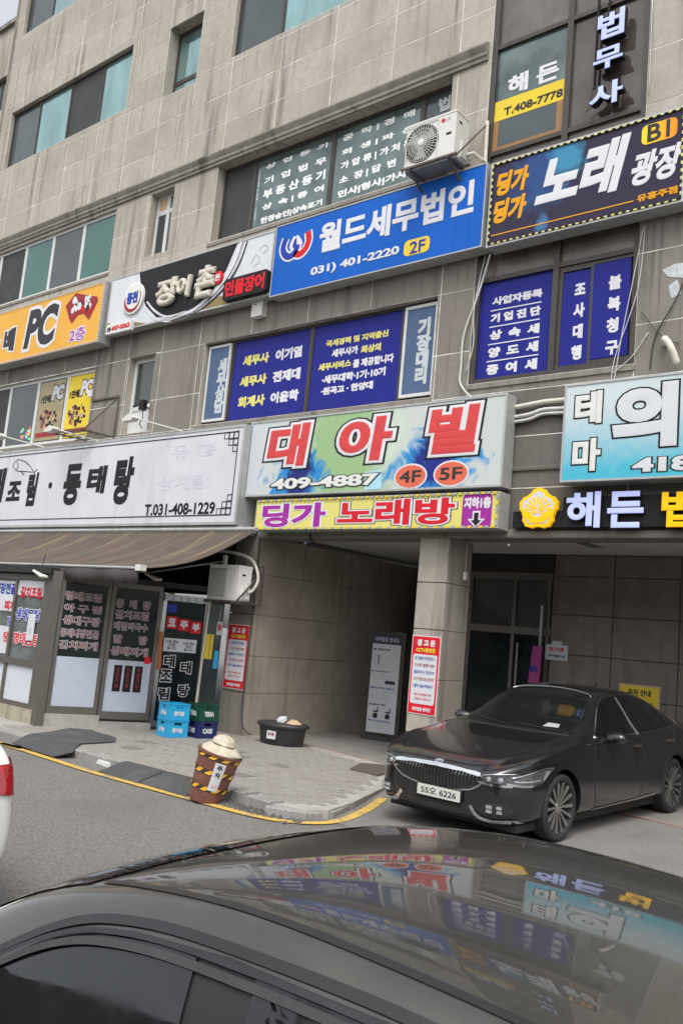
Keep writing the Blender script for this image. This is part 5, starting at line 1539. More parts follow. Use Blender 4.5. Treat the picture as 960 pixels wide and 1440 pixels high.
# sign floodlights on arms, over the white sign
for k, (x, lab) in enumerate(((-19.6, 'leftmost white floodlight arm along top of the long white sign'), (-17.9, 'white floodlight arm below the faded poster window, above the white sign'), (-15.9, 'white floodlight arm beside the wall bracket, above the white sign'), (-13.3, 'white floodlight arm below the grey blue film, above the white sign'))):
    t = root('sign_floodlight', lab, 'lamp', (x, -.3, 5.27), group='floodlights over the white sign')
    mb = MB().tube(curve3([(x + .55, -.40, 5.28), (x + .2, -.75, 5.36), (x - .05, -1.05, 5.42)]), .014, 6); mb.obj('arm', M['ac_white'], t)
    MB().prism([(x - .32, 5.36), (x - .05, 5.36), (x + .02, 5.41), (x - .02, 5.46), (x - .14, 5.49), (x - .30, 5.42)], -1.14, -1.0).obj('lamp_head', M['ac_white'], t)
# folded bracket and antenna left of the narrow window
t = root('wall_bracket', 'empty black angle-iron bracket on wall above the white sign', 'bracket', (-16.0, 0, 5.4))
mb = MB()
for x in (-16.35, -15.4):
    mb.bar((x, 0, 6.33), (x, -.03, 5.45), .03).bar((x, -.02, 5.45), (x, -.8, 5.42), .03).bar((x, -.02, 6.3), (x, -.75, 5.45), .025) if x > -16 else mb.bar((x, -.02, 5.45), (x, -.8, 5.42), .03)
mb.bar((-16.35, -.02, 6.33), (-15.4, -.02, 6.33), .04)
for k in range(5):
    y = -.15 - k * .16
    mb.bar((-16.6, y, 5.44), (-15.3, y, 5.44), .02)
mb.bar((-16.35, -.8, 5.43), (-15.4, -.8, 5.43), .035)
mb.obj('angle_frame', M['iron'], t)
t = root('antenna', 'small black antenna clamp at the narrow white second-floor window', 'antenna', (-14.5, -.1, 5.9))
MB().bar((-14.75, -.1, 6.02), (-14.3, -.1, 6.06), .03).bar((-14.45, .1, 6.0), (-14.45, -.14, 6.0), .03).box(-14.5, -14.36, -.16, -.06, 5.92, 6.12).obj('clamp', M['black'], t)
MB().tube(curve3([(-14.42, -.1, 5.92), (-14.4, -.1, 5.75), (-14.5, -.08, 5.65), (-14.42, -.06, 5.55)]), .01, 5).obj('wire', M['cable'], t)
single(MB().box(-16.5, -16.36, -.06, -.01, 6.42, 6.56), 'socket_box', M['ac_white'], 'small white box on stone right of the yellow window poster', 'box')

# ------------------------------------------------------------ things on the pavement
def crate(label, P, rz, m, text, w=.36, d=.36, h=.255, tcol=None):
    t = root('drinks_crate', label, 'crate', P, rotz=rz, group='plastic drinks crates by the glass wall')
    mb = MB(); e = .018
    mb.box(-w / 2, w / 2, -d / 2, d / 2, 0, .02)
    for s in (-1, 1):
        # walls with a hand slot each
        y0, y1 = sorted((s * d / 2, s * (d / 2 - e)))
        mb.box(-w / 2, w / 2, y0, y1, .02, h * .72).box(-w / 2, -w * .17, y0, y1, h * .72, h * .88).box(w * .17, w / 2, y0, y1, h * .72, h * .88).box(-w / 2, w / 2, y0, y1, h * .88, h)
        x0, x1 = sorted((s * w / 2, s * (w / 2 - e)))
        mb.box(x0, x1, -d / 2 + e, d / 2 - e, .02, h * .72).box(x0, x1, -d / 2 + e, -d * .17, h * .72, h * .88).box(x0, x1, d * .17, d / 2 - e, h * .72, h * .88).box(x0, x1, -d / 2 + e, d / 2 - e, h * .88, h)
    mb.obj('crate_wall', m, t)
    mb = MB()
    for k in (-.25, 0, .25):
        mb.box(-w / 2 + e, w / 2 - e, k * d - .004, k * d + .004, .02, h * .8)
        mb.box(k * w - .004, k * w + .004, -d / 2 + e, d / 2 - e, .021, h * .79)
    mb.obj('divider', m, t)
    mb = MB()
    for z in (.0, h * .93):
        mb.box(-w / 2 - .008, w / 2 + .008, -d / 2 - .008, -d / 2 - .0005, z + .002, z + .018).box(-w / 2 - .008, w / 2 + .008, d / 2 + .0005, d / 2 + .008, z + .002, z + .018)
        mb.box(w / 2 + .0005, w / 2 + .008, -d / 2, d / 2, z + .003, z + .017).box(-w / 2 - .008, -w / 2 - .0005, -d / 2, d / 2, z + .003, z + .017)
    mb.obj('rim', m, t)
    if text:
        q = txt(t, text, (-w * .25, h * .28, w * .25, h * .58), -d / 2 - .001, tcol or M['paper'], .06, .003)
        q = txt(t, text, (-w * .25, h * .28, w * .25, h * .58), w / 2 + .001, tcol or M['paper'], .06, .003, plane=(Vector((0, 0, 0)), Vector((0, 1, 0)), Vector((1, 0, 0))))
    return t
crz = R(-14)
crate('light blue drinks crate standing on the pavement, lower of the blue pair', (-11.01, -1.32, 0.0), crz, M['crate_blue'], '참이슬')
crate('light blue drinks crate with empty cells, upper of the blue pair', (-11.01, -1.32, .257), crz, M['crate_blue'], '참이슬')
crate('navy drinks crate on the pavement under the green one', (-10.84, -.86, 0.0), R(-10), M['crate_navy'], 'CASS', h=.26)
crate('dark green drinks crate stacked on the navy one', (-10.84, -.86, .262), R(-10), M['crate_green'], 'TERRA', h=.26)
t = root('tap', 'small metal tap and bucket fitting at foot of the pier', 'tap', (-11.3, -.35, 0))
MB().tube([(-11.32, -.3, .12), (-11.18, -.4, .10), (-11.12, -.42, .05)], .025, 8).box(-11.42, -11.28, -.38, -.24, .0, .08).obj('tap_body', M['steel'], t)

tb = root('plastic_tub', 'black oval lidded plastic tub standing against the passage wall', 'tub', (-9.86, -.02, 0), rotz=R(8))
MB().lathe([(.36, 0), (.375, .02), (.41, .26), (.42, .285)], (0, 0, 0), 36, 1.0, .72).obj('tub_body', M['tub'], tb, smooth=True)
MB().lathe([(.40, .27), (.455, .28), (.46, .31), (.43, .335), (.30, .345), (.0001, .346)], (0, 0, 0), 36, 1.0, .72).obj('lid', M['tub'], tb, smooth=True)
mb = MB().box(-.07, .09, -.325, -.300, .10, .22); mb.obj('label', M['paper'], tb)
txt(tb, '음식물', (-.05, .15, .07, .20), -.326, M['darkred'], .04, .002)
cb = single(MB().add([(-9.72, -.12, .348), (-9.5, -.16, .348), (-9.46, -.02, .352), (-9.68, .04, .35), (-9.62, -.08, .42), (-9.52, -.06, .41)], [(0, 1, 5, 4), (1, 2, 5), (2, 3, 4, 5), (3, 0, 4)]), 'cardboard_scrap', M['cardboard'], 'torn tan cardboard scrap lying on lid of the black tub', 'cardboard')
single(MB().obox((-9.86, -.06, .385), (.06, .01, .01), (0, .035, .02), (-.008, 0, .03)), 'paper_cup', M['paper'], 'crushed white paper cup lying on the black tub lid', 'cup')

# leaning brown waste bin with a hat
tilt_dir = Vector((cam.matrix_world.col[0][0], cam.matrix_world.col[0][1], 0)).normalized()
axis = Vector((0, 0, 1)).lerp(tilt_dir, .185).normalized()
Q = Vector((0, 0, 1)).rotation_difference(axis)
bn = root('waste_bin', 'leaning brown plastic bin with yellow and black tape bands at kerb', 'bin', (-7.27, -3.98, -.095), rot=Q.to_euler())
H0, R0, R1 = .52, .175, .235
rad_ = lambda z: R0 + (R1 - R0) * z / H0
MB().lathe([(R0 - .01, 0), (R0, .01), (R1, H0)], n=36).obj('bin_body', M['brown_plastic'], bn, smooth=True)
MB().lathe([(R1, H0 - .01), (R1 + .014, H0 - .008), (R1 + .016, H0 + .018), (R1 - .01, H0 + .02)], n=36).obj('rim', M['brown_plastic'], bn, smooth=True)
def cylpatch(mb, a0, a1, z0, z1, off, sh=0.0, n=4, mi=0):
    vs = []
    for k in range(n + 1):
        a = a0 + (a1 - a0) * k / n
        for z, s in ((z0, 0), (z1, sh)):
            r_ = rad_(z) + off
            vs.append((r_ * math.cos(a + s), r_ * math.sin(a + s), z))
    mb.add(vs, [(2 * k, 2 * k + 2, 2 * k + 3, 2 * k + 1) for k in range(n)], mi)
facing = math.atan2(-10.8 + 4.0, 0 + 7.05)      # side of the bin that faces the street corner
for z in (.14, .31, .475):
    mb = MB(); cylpatch(mb, 0, 2 * math.pi, z, z + .055, .004, 0, 48); mb.obj('tape_band', M['tape_k'], bn)
    mb = MB()
    for k in range(10):
        a = 2 * math.pi * k / 10
        cylpatch(mb, a, a + .30, z + .004, z + .051, .009, .26, 3)
    mb.obj('tape_stripe', M['tape_y'], bn)
mb = MB(); cylpatch(mb, facing - .08, facing + .42, .16, .46, .013, 0, 6); mb.obj('label', M['paper'], bn)
a = facing + .17
C = Vector((math.cos(a), math.sin(a), 0)); Tn = Vector((-math.sin(a), math.cos(a), 0))
for ch, z in (('주', .385), ('차', .31)):
    z0 = z
    txt(bn, ch, (-.03, z0, .03, z0 + .055), rad_(z + .03) + .013, M['ink'], .05, .003, plane=(Vector((0, 0, 0)), Tn, C))
txt(bn, '금지', (-.03, .2, .03, .235), rad_(.22) + .013, mat('faded pink ink', (.6, .35, .33), .6), .04, .003, plane=(Vector((0, 0, 0)), Tn, C))
hp = [(.238, 0.0), (.222, .025), (.18, .06), (.148, .088), (.138, .096), (.128, .14), (.10, .17), (.05, .188), (.0005, .192)]
hat = root('cloth_hat', 'cream cloth hat lying on top of the leaning brown bin', 'hat', Vector((-7.27, -3.98, -.095)) + Q @ Vector((0.01, 0.0, H0 + .01)), rot=Q.to_euler())
mb = MB().lathe(hp, n=36, ex=1.0, ey=.95)
for i, v in enumerate(mb.v):
    t_ = math.atan2(v[1], v[0]); k = max(0, 1 - v[2] / .1)
    mb.v[i] = (v[0] * (1 + .05 * k * math.sin(3 * t_)), v[1], v[2] + .018 * k * math.sin(2 * t_ + 1) + .006 * math.sin(5 * t_ + v[2] * 60))
mb.obj('hat_cloth', M['straw'], hat, smooth='all')
MB().lathe([(.142, .090), (.146, .093), (.141, .101), (.136, .103)], n=36, ey=.95).obj('hat_band', M['iron'], hat, smooth='all')

# rubber mats and ramps
def matslab(name, pts, z, label, th=.012, g=None, m=None):
    mb = MB().slab(pts, z, z + th)
    return single(mb, name, m or M['rubber_mat'], label, 'mat', g)
m1 = [(-11.266, -3.903), (-10.165, -3.969), (-10.098, -3.727), (-10.540, -3.306), (-10.592, -2.714), (-10.879, -2.465), (-11.219, -2.381), (-11.662, -2.347), (-11.999, -2.500), (-11.646, -3.051), (-11.510, -3.449)]
bmv = []
mb = MB()
zf = lambda y: -.088 + .092 * max(0, min(1, (y + 3.95) / .35))
bm = bmesh.new()
fv = [bm.verts.new((x, y, 0)) for x, y in m1]
ff = bm.faces.new(fv)
bmesh.ops.triangulate(bm, faces=[ff]); bmesh.ops.subdivide_edges(bm, edges=bm.edges, cuts=4, use_grid_fill=True); bmesh.ops.triangulate(bm, faces=bm.faces)
rgm = random.Random(1)
for v in bm.verts: v.co.z = zf(v.co.y) + .008 + .004 * math.sin(v.co.x * 9)
mb.add([tuple(v.co) for v in bm.verts], [tuple(v.index for v in f_.verts) for f_ in (bm.faces.ensure_lookup_table() or bm.faces)] if bm.verts.index_update() is None else [])
bm.free()
mo = single(mb, 'rubber_mat', M['rubber_mat'], 'large wrinkled black rubber mat draped over kerb before restaurant', 'mat')
so = mo.modifiers.new('s', 'SOLIDIFY'); so.thickness = .01; so.offset = 1
for k, (x0, x1, lab) in enumerate(((-9.12, -8.36, 'black rubber kerb ramp next to the white painted chips'), (-8.34, -7.52, 'black rubber kerb ramp next to the leaning brown bin'))):
    vs = [(x0, -4.02, -.096), (x1, -4.04, -.096), (x1, -3.70, -.0), (x0, -3.68, -.0), (x0, -3.60, .004), (x1, -3.60, .004)]
    top = [(a, b, c + .016) for a, b, c in vs]
    single(MB().add(vs + top, [(6, 7, 8, 9), (9, 8, 11, 10), (0, 1, 7, 6), (1, 2, 8, 7), (2, 5, 11, 8), (3, 0, 6, 9), (4, 3, 9, 10), (5, 4, 10, 11)]), 'kerb_ramp', M['rubber_mat'], lab, 'ramp', 'rubber kerb ramps')
for k, (px, py) in enumerate(((-10.280, -3.457), (-9.891, -3.551), (-9.522, -3.639))):
    single(MB().prism([(px - .13, -.09), (px + .13, -.1), (px + .12, -.045), (px - .10, -.04)], py - .04, py + .05), 'painted_block', M['offwhite'], ('small white painted kerb block touching the rubber mat', 'small white painted kerb block, middle of the three', 'small white painted kerb block next to the rubber ramp')[k], 'block', 'white painted kerb blocks')
pq = [(-7.694, -0.955), (-7.196, -0.988), (-7.295, -0.630), (-7.714, -0.094), (-7.983, -0.350)]
single(MB().slab(pq, -.002, .022), 'steel_plate', M['iron'], 'dark steel cover plate on the pavement in front of the sedan', 'plate')
rgd = random.Random(12)
mb = MB()
for k in range(160):
    x, y = rgd.uniform(-7.3, -6.0), rgd.uniform(-3.98, -3.72)
    s = rgd.uniform(.006, .018)
    mb.obox((x, y, -.09), (s, 0, s * .3), (0, s, 0), (0, 0, s * .6))
mb.obj('gravel', M['asphalt_rough'], kind='stuff', label='loose gravel and grit along the broken kerb near the brown bin')

# ------------------------------------------------------------ cars
def lerp_table(tab, s):
    if s <= tab[0][0]: return tab[0][1:]
    for a, b in zip(tab[:-1], tab[1:]):
        if s <= b[0]:
            t_ = (s - a[0]) / (b[0] - a[0])
            return [p + (q - p) * t_ for p, q in zip(a[1:], b[1:])]
    return tab[-1][1:]

# s = distance back from the nose: z_top, z_belt, half width, half width at belt, half width at roof edge / hood, z_bottom, roof edge height
SEDAN = [
    (0.00, .660, .600, .60, .52, .30, .30, .645),
    (0.05, .735, .665, .70, .63, .40, .22, .715),
    (0.20, .800, .730, .83, .75, .50, .19, .785),
    (0.45, .865, .800, .905, .82, .56, .19, .855),
    (0.80, .925, .865, .930, .84, .60, .19, .915),
    (1.15, .975, .915, .935, .835, .62, .19, .965),
    (1.38, 1.01, .945, .935, .825, .64, .19, 1.00),
    (1.70, 1.165, .965, .935, .82, .66, .19, 1.115),
    (2.05, 1.345, .975, .935, .82, .60, .19, 1.285),
    (2.30, 1.425, .980, .935, .82, .565, .19, 1.370),
    (2.65, 1.465, .985, .935, .82, .56, .19, 1.412),
    (3.05, 1.462, .995, .935, .82, .56, .19, 1.408),
    (3.45, 1.420, 1.01, .935, .815, .55, .19, 1.365),
    (3.85, 1.325, 1.025, .930, .805, .54, .19, 1.270),
    (4.25, 1.190, 1.035, .920, .79, .56, .20, 1.145),
    (4.55, 1.105, 1.035, .905, .77, .60, .21, 1.080),
    (4.82, 1.075, 1.010, .86, .74, .58, .24, 1.050),
    (4.93, 1.000, .93, .80, .70, .50, .28, .98),
    (4.97, .80, .76, .70, .60, .40, .34, .79),
]
def car_shell(tab, L, wheels, wr, subdiv=2, arch=None):
    """closed body: rings along the length, subdivided, wheel wells cut out. local axes: x forward, y left, z up, origin on the ground mid-length"""
    st = [0.0, .05, .12, .22, .40, .6, .8, 1.0, 1.18, 1.36, 1.5, 1.7, 1.88, 2.05, 2.2, 2.4, 2.65, 2.9, 3.15, 3.4, 3.65, 3.9, 4.12, 4.3, 4.5, 4.65, 4.8, 4.9, 4.97]
    st = [s for s in st]
    k_ = L / 4.97
    rings = []
    for s in st:
        zt, zb, w, wb, wr_, z0, ze = lerp_table(tab, s)
        x = L / 2 - s * k_
        lo = z0
        pr = [(0, lo), (w * .72, lo), (w * .94, lo + .03), (w * .985, lo + .12), (w, lo + (zb - lo) * .45), (w * .985, lo + (zb - lo) * .70), (w * .965, zb - .055), (wb + (w - wb) * .55, zb - .018), (wb, zb + .012),
              (wb + (wr_ - wb) * .5, zb + (ze - zb) * .52 + .005), (wr_ + .012, ze - .012), (wr_ - .04, ze + (zt - ze) * .32), (wr_ * .6, ze + (zt - ze) * .78), (0, zt)]
        rings.append((x, pr))
    vs = []; fs = []
    n = len(rings[0][1])
    for x, pr in rings:
        vs += [(x, y, z) for y, z in pr] + [(x, -y, z) for y, z in pr[1:-1][::-1]]
    N = 2 * n - 2
    for i in range(len(rings) - 1):
        for k in range(N):
            k2 = (k + 1) % N
            fs.append((i * N + k, i * N + k2, (i + 1) * N + k2, (i + 1) * N + k))
    fs.append(tuple(range(N))); fs.append(tuple((len(rings) - 1) * N + k for k in range(N))[::-1])
    me = bpy.data.meshes.new('shell'); me.from_pydata(vs, [], fs)
    bm = bmesh.new(); bm.from_mesh(me)
    # cap fans -> strips across
    for f_ in [f_ for f_ in bm.faces if len(f_.verts) > 4]:
        vv = list(f_.verts)
        x = vv[0].co.x
        pos = sorted([v for v in vv if v.co.y > 1e-6], key=lambda v: v.co.z); 
        bm.faces.remove(f_)
        ring = sorted(vv, key=lambda v: vv.index(v))
        order = vv
        if order[0].co.z > order[n - 1].co.z: order = order[::-1]
        i0 = min(range(N), key=lambda i: (abs(order[i].co.y), order[i].co.z))
        order = order[i0:] + order[:i0]
        for k in range(n - 1):
            a, b = order[k], order[k + 1]
            c, d = order[(N - k - 1) % N], order[(N - k) % N]
            q = []
            for v in (a, b, c, d):
                if v not in q: q.append(v)
            if len(q) > 2:
                try: bm.faces.new(q)
                except ValueError: pass
    bmesh.ops.recalc_face_normals(bm, faces=bm.faces)
    bm.to_mesh(me); bm.free()
    o = bpy.data.objects.new('shell', me); COL.objects.link(o)
    sd = o.modifiers.new('s', 'SUBSURF'); sd.levels = subdiv; sd.render_levels = subdiv
    cuts = []
    for wx in wheels:
        for sgn in (-1, 1):
            c = MB().tube([(wx, sgn * .62, wr + .005), (wx, sgn * 1.1, wr + .005)], (arch or wr + .05), 40)
            co = bpy.data.objects.new('c', c.mesh('c', M['interior_dk'])); COL.objects.link(co); cuts.append(co)
            b = o.modifiers.new('b', 'BOOLEAN'); b.operation = 'DIFFERENCE'; b.object = co; b.solver = 'EXACT'
    dg = bpy.context.evaluated_depsgraph_get(); dg.update()
    ev = o.evaluated_get(dg)
    out = bpy.data.meshes.new_from_object(ev)
    # uncut skin for projecting details
    for m_ in list(o.modifiers):
        if m_.type == 'BOOLEAN': o.modifiers.remove(m_)
    dg.update()
    skin = bpy.data.meshes.new_from_object(o.evaluated_get(dg))
    bm = bmesh.new(); bm.from_mesh(skin); bvh = BVHTree.FromBMesh(bm); bm.free()
    for c in cuts: bpy.data.objects.remove(c)
    bpy.data.objects.remove(o)
    return out, bvh

def project(bvh, pts, d, start):
    """project points along direction d onto the skin"""
    out = []
    for p in pts:
        loc, nor, idx, dist = bvh.ray_cast(Vector(start(p)), Vector(d))
        if loc is None: return None
        if nor.dot(Vector(d)) > 0: nor = -nor
        out.append((loc, nor))
    return out
class Skin:
    def __init__(s, bvh): s.b = bvh
    def side(s, x, z, sgn=1):
        loc, nor, _, _ = s.b.ray_cast(Vector((x, sgn * 3, z)), Vector((0, -sgn, 0)))
        if loc is None:
            loc, nor, _, _ = s.b.find_nearest(Vector((x, sgn * .8, z)))
        if nor.y * sgn < 0: nor = -nor
        return loc, nor
    def front(s, y, z, sgn=1):
        loc, nor, _, _ = s.b.ray_cast(Vector((sgn * 5, y, z)), Vector((-sgn, 0, 0)))
        if loc is None:
            loc, nor, _, _ = s.b.find_nearest(Vector((sgn * 2.4, y, z)))
        if nor.x * sgn < 0: nor = -nor
        return loc, nor
    def top(s, x, y, *_):
        loc, nor, _, _ = s.b.ray_cast(Vector((x, y, 4)), Vector((0, 0, -1)))
        if loc is None:
            loc, nor, _, _ = s.b.find_nearest(Vector((x, y, 1)))
        if nor.z < 0: nor = -nor
        return loc, nor
    def patch(s, how, poly, off=.004, sgn=1, mb=None, mi=0, cell=.05, th=None):
        """tessellated polygon laid on the skin; poly in the (x,z), (y,z) or (x,y) view"""
        bm = bmesh.new()
        vv = [bm.verts.new((a, b, 0)) for a, b in poly]
        f_ = bm.faces.new(vv)
        # cut along a grid so that the patch follows the curved skin
        xs = [p[0] for p in poly]; ys = [p[1] for p in poly]
        x = min(xs) + cell
        while x < max(xs):
            bmesh.ops.bisect_plane(bm, geom=bm.verts[:] + bm.edges[:] + bm.faces[:], plane_co=(x, 0, 0), plane_no=(1, 0, 0)); x += cell
        y = min(ys) + cell
        while y < max(ys):
            bmesh.ops.bisect_plane(bm, geom=bm.verts[:] + bm.edges[:] + bm.faces[:], plane_co=(0, y, 0), plane_no=(0, 1, 0)); y += cell
        fn = {'side': s.side, 'front': s.front, 'top': s.top}[how]
        bm.verts.index_update()
        vs = []
        for v in bm.verts:
            loc, nor = fn(v.co.x, v.co.y, sgn)
            vs.append(loc + nor * off)
        mb = mb or MB()
        mb.add(vs, [tuple(v.index for v in f2.verts) for f2 in bm.faces], mi)
        bm.free()
        return mb
    def line(s, how, pts, rad, off=.002, sgn=1, k=5, mb=None, n=6):
        fn = {'side': s.side, 'front': s.front, 'top': s.top}[how]
        c = catmull(pts, k)
        out = []
        for p in c:
            loc, nor = fn(p.x, p.y, sgn); out.append(loc + nor * off)
        return (mb or MB()).tube(out, rad, n)
    def band(s, how, pts, w, off=.003, sgn=1, k=5, mb=None):
        """flat ribbon following the skin"""
        fn = {'side': s.side, 'front': s.front, 'top': s.top}[how]
        c = catmull(pts, k); vs = []
        for i, p in enumerate(c):
            d = (c[min(i + 1, len(c) - 1)] - c[max(i - 1, 0)]).normalized()
            nn = Vector((-d.y, d.x)) * w / 2
            for q in (p + nn, p - nn):
                loc, nor = fn(q.x, q.y, sgn); vs.append(loc + nor * off)
        return (mb or MB()).add(vs, [(2 * i, 2 * i + 1, 2 * i + 3, 2 * i + 2) for i in range(len(c) - 1)])

def smooth_mesh(me, ang=40):
    me.shade_smooth(); me.set_sharp_from_angle(angle=R(ang))

def add_wheel(parent, x, sgn, wr, rim_r, spokes=14, y=.90, dark=False, width=.22):
    c = (x, sgn * (y + width / 2 - .11), wr)
    ax = (0, sgn, 0)
    w = MB().lathe([(rim_r + .008, -.19), (wr - .03, -.20), (wr - .004, -.18), (wr, -.15), (wr, -.05), (wr - .005, -.02), (wr - .03, .0), (rim_r + .008, -.004)], c, 40, axis=ax, caps=False)
    wh = w.obj('wheel', M['tyre'], parent, smooth=True)
    MB().lathe([(rim_r * .97, -.16), (rim_r * .98, -.02), (rim_r + .008, -.006), (rim_r + .008, -.016), (rim_r * .93, -.05), (rim_r * .9, -.1), (.001, -.11)], c, 40, axis=ax, caps=False).obj('rim', M['ink'], wh, smooth=True)
    q = Vector((0, 0, 1)).rotation_difference(Vector(ax)); C = Vector(c)
    mb = MB()
    for k in range(spokes):
        a = 2 * math.pi * k / spokes
        for da, wd in ((0, .014 if spokes > 8 else .03),):
            r0, r1 = rim_r * .12, rim_r * .965
            u1 = Vector((math.cos(a), math.sin(a), 0)); v1 = Vector((-math.sin(a), math.cos(a), 0))
            w0, w1 = wd * .55, wd * (1.35 if k % 2 else .95)
            vs = [u1 * r0 - v1 * w0 + Vector((0, 0, -.035)), u1 * r0 + v1 * w0 + Vector((0, 0, -.035)), u1 * r1 + v1 * w1 + Vector((0, 0, -.012)), u1 * r1 - v1 * w1 + Vector((0, 0, -.012))]
            vs += [v - Vector((0, 0, .03)) for v in vs]
            mb.add([C + q @ v for v in vs], [(0, 1, 2, 3), (0, 4, 5, 1), (1, 5, 6, 2), (2, 6, 7, 3), (3, 7, 4, 0)])
    mb.lathe([(.062, -.06), (.062, -.03), (.045, -.022), (.001, -.022)], c, 20, axis=ax)
    mb.obj('spokes', M['steel'], wh, smooth=True)
    return wh

# ---- parked grey sedan in the bay
CL = 4.97
SEDAN = [(s, zt + (.03 if 1.9 < s < 3.7 else .025 if 3.7 < s < 4.4 else -.02 if .02 < s < .5 else 0), zb + (.025 if s < 1.5 else 0), w, wb + (.035 if s < 1.5 else 0), wr_ * (1.17 if s < 1.5 else 1), z0, ze + (.03 if 1.9 < s < 3.7 else 0) + (-.01 if .02 < s < .5 else .008 if s < 1.5 else .02 if 3.7 < s < 4.4 else 0)) for s, zt, zb, w, wb, wr_, z0, ze in SEDAN]
cs = root('parked_car', 'dark grey saloon car with vertical slatted chrome grille parked in the bay', 'car', (0, 0, 0), rot=(0, 0, 0))
body_me, bvh = car_shell(SEDAN, CL, (1.565, -1.29), .335, 2, arch=.375)
SK = Skin(bvh)
body_me.materials.clear(); body_me.materials.append(M['paint_grey']); 
for p in body_me.polygons: p.material_index = 0
smooth_mesh(body_me)
bo = bpy.data.objects.new('body', body_me); COL.objects.link(bo); bo.parent = cs
HX = CL / 2
for x in (1.565, -1.29):
    MB().box(x - .42, x + .42, -.66, .66, .12, .70).obj('wheel_well', M['interior_dk'], cs)
for x in (1.565, -1.29):
    for s in (1, -1): add_wheel(cs, x, s, .335, .262, y=.905)
MB().box(-2.1, 2.2, -.78, .78, .13, .20).obj('underbody', M['interior_dk'], cs)
def X(s): return HX - s
# glass
ws_poly = [(X(1.40), -.60), (X(1.40), .60), (X(1.55), .66), (X(2.22), .515), (X(2.27), .45), (X(2.31), .2), (X(2.315), 0), (X(2.31), -.2), (X(2.27), -.45), (X(2.22), -.515), (X(1.55), -.66)]
SK.patch('top', ws_poly, .003, cell=.06).obj('windscreen', M['autoglass'], cs, smooth='all')
SK.line('top', [(X(2.225), -.52), (X(2.28), -.45), (X(2.322), -.2), (X(2.33), 0), (X(2.322), .2), (X(2.28), .45), (X(2.225), .52)], .006, .004).obj('windscreen_trim', M['steel'], cs, smooth='all')
rw_poly = [(X(3.62), -.42), (X(3.60), 0), (X(3.62), .42), (X(4.25), .56), (X(4.42), .5), (X(4.46), 0), (X(4.42), -.5), (X(4.25), -.56)]
SK.patch('top', rw_poly, .003, cell=.07).obj('rear_window', M['autoglass'], cs, smooth='all')
UP = lambda q: [(a, b + .022 * max(0, min(1, (b - 1.1) / .15))) for a, b in q]
FW = UP([(X(1.84), 1.005), (X(1.93), 1.075), (X(2.10), 1.20), (X(2.28), 1.305), (X(2.45), 1.352), (X(2.66), 1.372), (X(2.78), 1.005)])
RW = UP([(X(2.84), 1.01), (X(2.73), 1.374), (X(3.0), 1.378), (X(3.3), 1.352), (X(3.55), 1.30), (X(3.72), 1.25), (X(3.74), 1.05)])
QW = [(X(3.78), 1.055), (X(3.76), 1.245), (X(3.95), 1.18), (X(4.12), 1.105), (X(4.08), 1.075)]
for s in (1, -1):
    for poly in (FW, RW, QW):
        SK.patch('side', poly, .004, s, cell=.07).obj('side_window', M['autoglass'], cs, smooth='all')
    loop_top = UP([(X(1.74), .985), (X(1.92), 1.09), (X(2.10), 1.22), (X(2.28), 1.325), (X(2.46), 1.372), (X(2.7), 1.392), (X(3.05), 1.394), (X(3.35), 1.365), (X(3.6), 1.31), (X(3.85), 1.235), (X(4.05), 1.155), (X(4.18), 1.10)])
    mb = SK.line('side', loop_top, .008, .003, s)
    SK.line('side', [(X(1.74), .985), (X(2.3), .99), (X(2.8), .995), (X(3.4), 1.015), (X(3.9), 1.045), (X(4.12), 1.06), (X(4.18), 1.10)], .007, .003, s, mb=mb)
    mb.obj('window_trim', M['chrome'], cs, smooth='all')
    SK.line('side', [(X(2.80), .99), (X(2.69), 1.385)], .012, .005, s).obj('door_pillar', M['steel'], cs)
    # door seams
    mb = SK.line('side', [(X(1.62), .90), (X(1.58), .7), (X(1.60), .45), (X(1.66), .28)], .004, .0, s)
    SK.line('side', [(X(2.80), .99), (X(2.83), .80), (X(2.80), .5), (X(2.76), .28)], .004, .0, s, mb=mb)
    SK.line('side', [(X(3.80), 1.02), (X(3.72), .85), (X(3.45), .62), (X(3.36), .3)], .004, .0, s, mb=mb)
    SK.line('side', [(X(1.66), .275), (X(2.4), .265), (X(3.36), .28)], .004, .0, s, mb=mb)
    mb.obj('door_seam', M['trimblack'], cs)
    SK.band('side', [(X(1.62), .255), (X(2.4), .268), (X(3.2), .295)], .022, .008, s).obj('sill_trim', M['steel'], cs)
    for hx in (2.62, 3.55):
        a, _ = SK.side(X(hx), .875 if hx < 3 else .90, s)
        MB().obox(a + Vector((0, s * .022, 0)), (.105, 0, .004), (0, .008, 0), (0, 0, .013)).obox(a + Vector((.09, s * .01, 0)), (.012, 0, 0), (0, .014, 0), (0, 0, .01)).obox(a + Vector((-.09, s * .01, 0)), (.012, 0, 0), (0, .014, 0), (0, 0, .01)).obj('door_handle', M['chrome'], cs)
    # mirrors
    P = Vector((X(1.92), s * .99, 1.0))
    mb = MB()
    mb.lathe([(.001, -.13), (.05, -.12), (.075, -.06), (.08, .02), (.07, .09), (.04, .125), (.001, .13)], P, 16, 1.0, .78, axis=(0.25, s * 1, .08))
    mi = mb.obj('mirror', M['paint_grey'], cs, smooth='all')
    MB().bar((X(1.88), s * .84, .965), (X(1.9), s * .94, .975), .05, .03).obj('mirror_arm', M['trimblack'], mi)
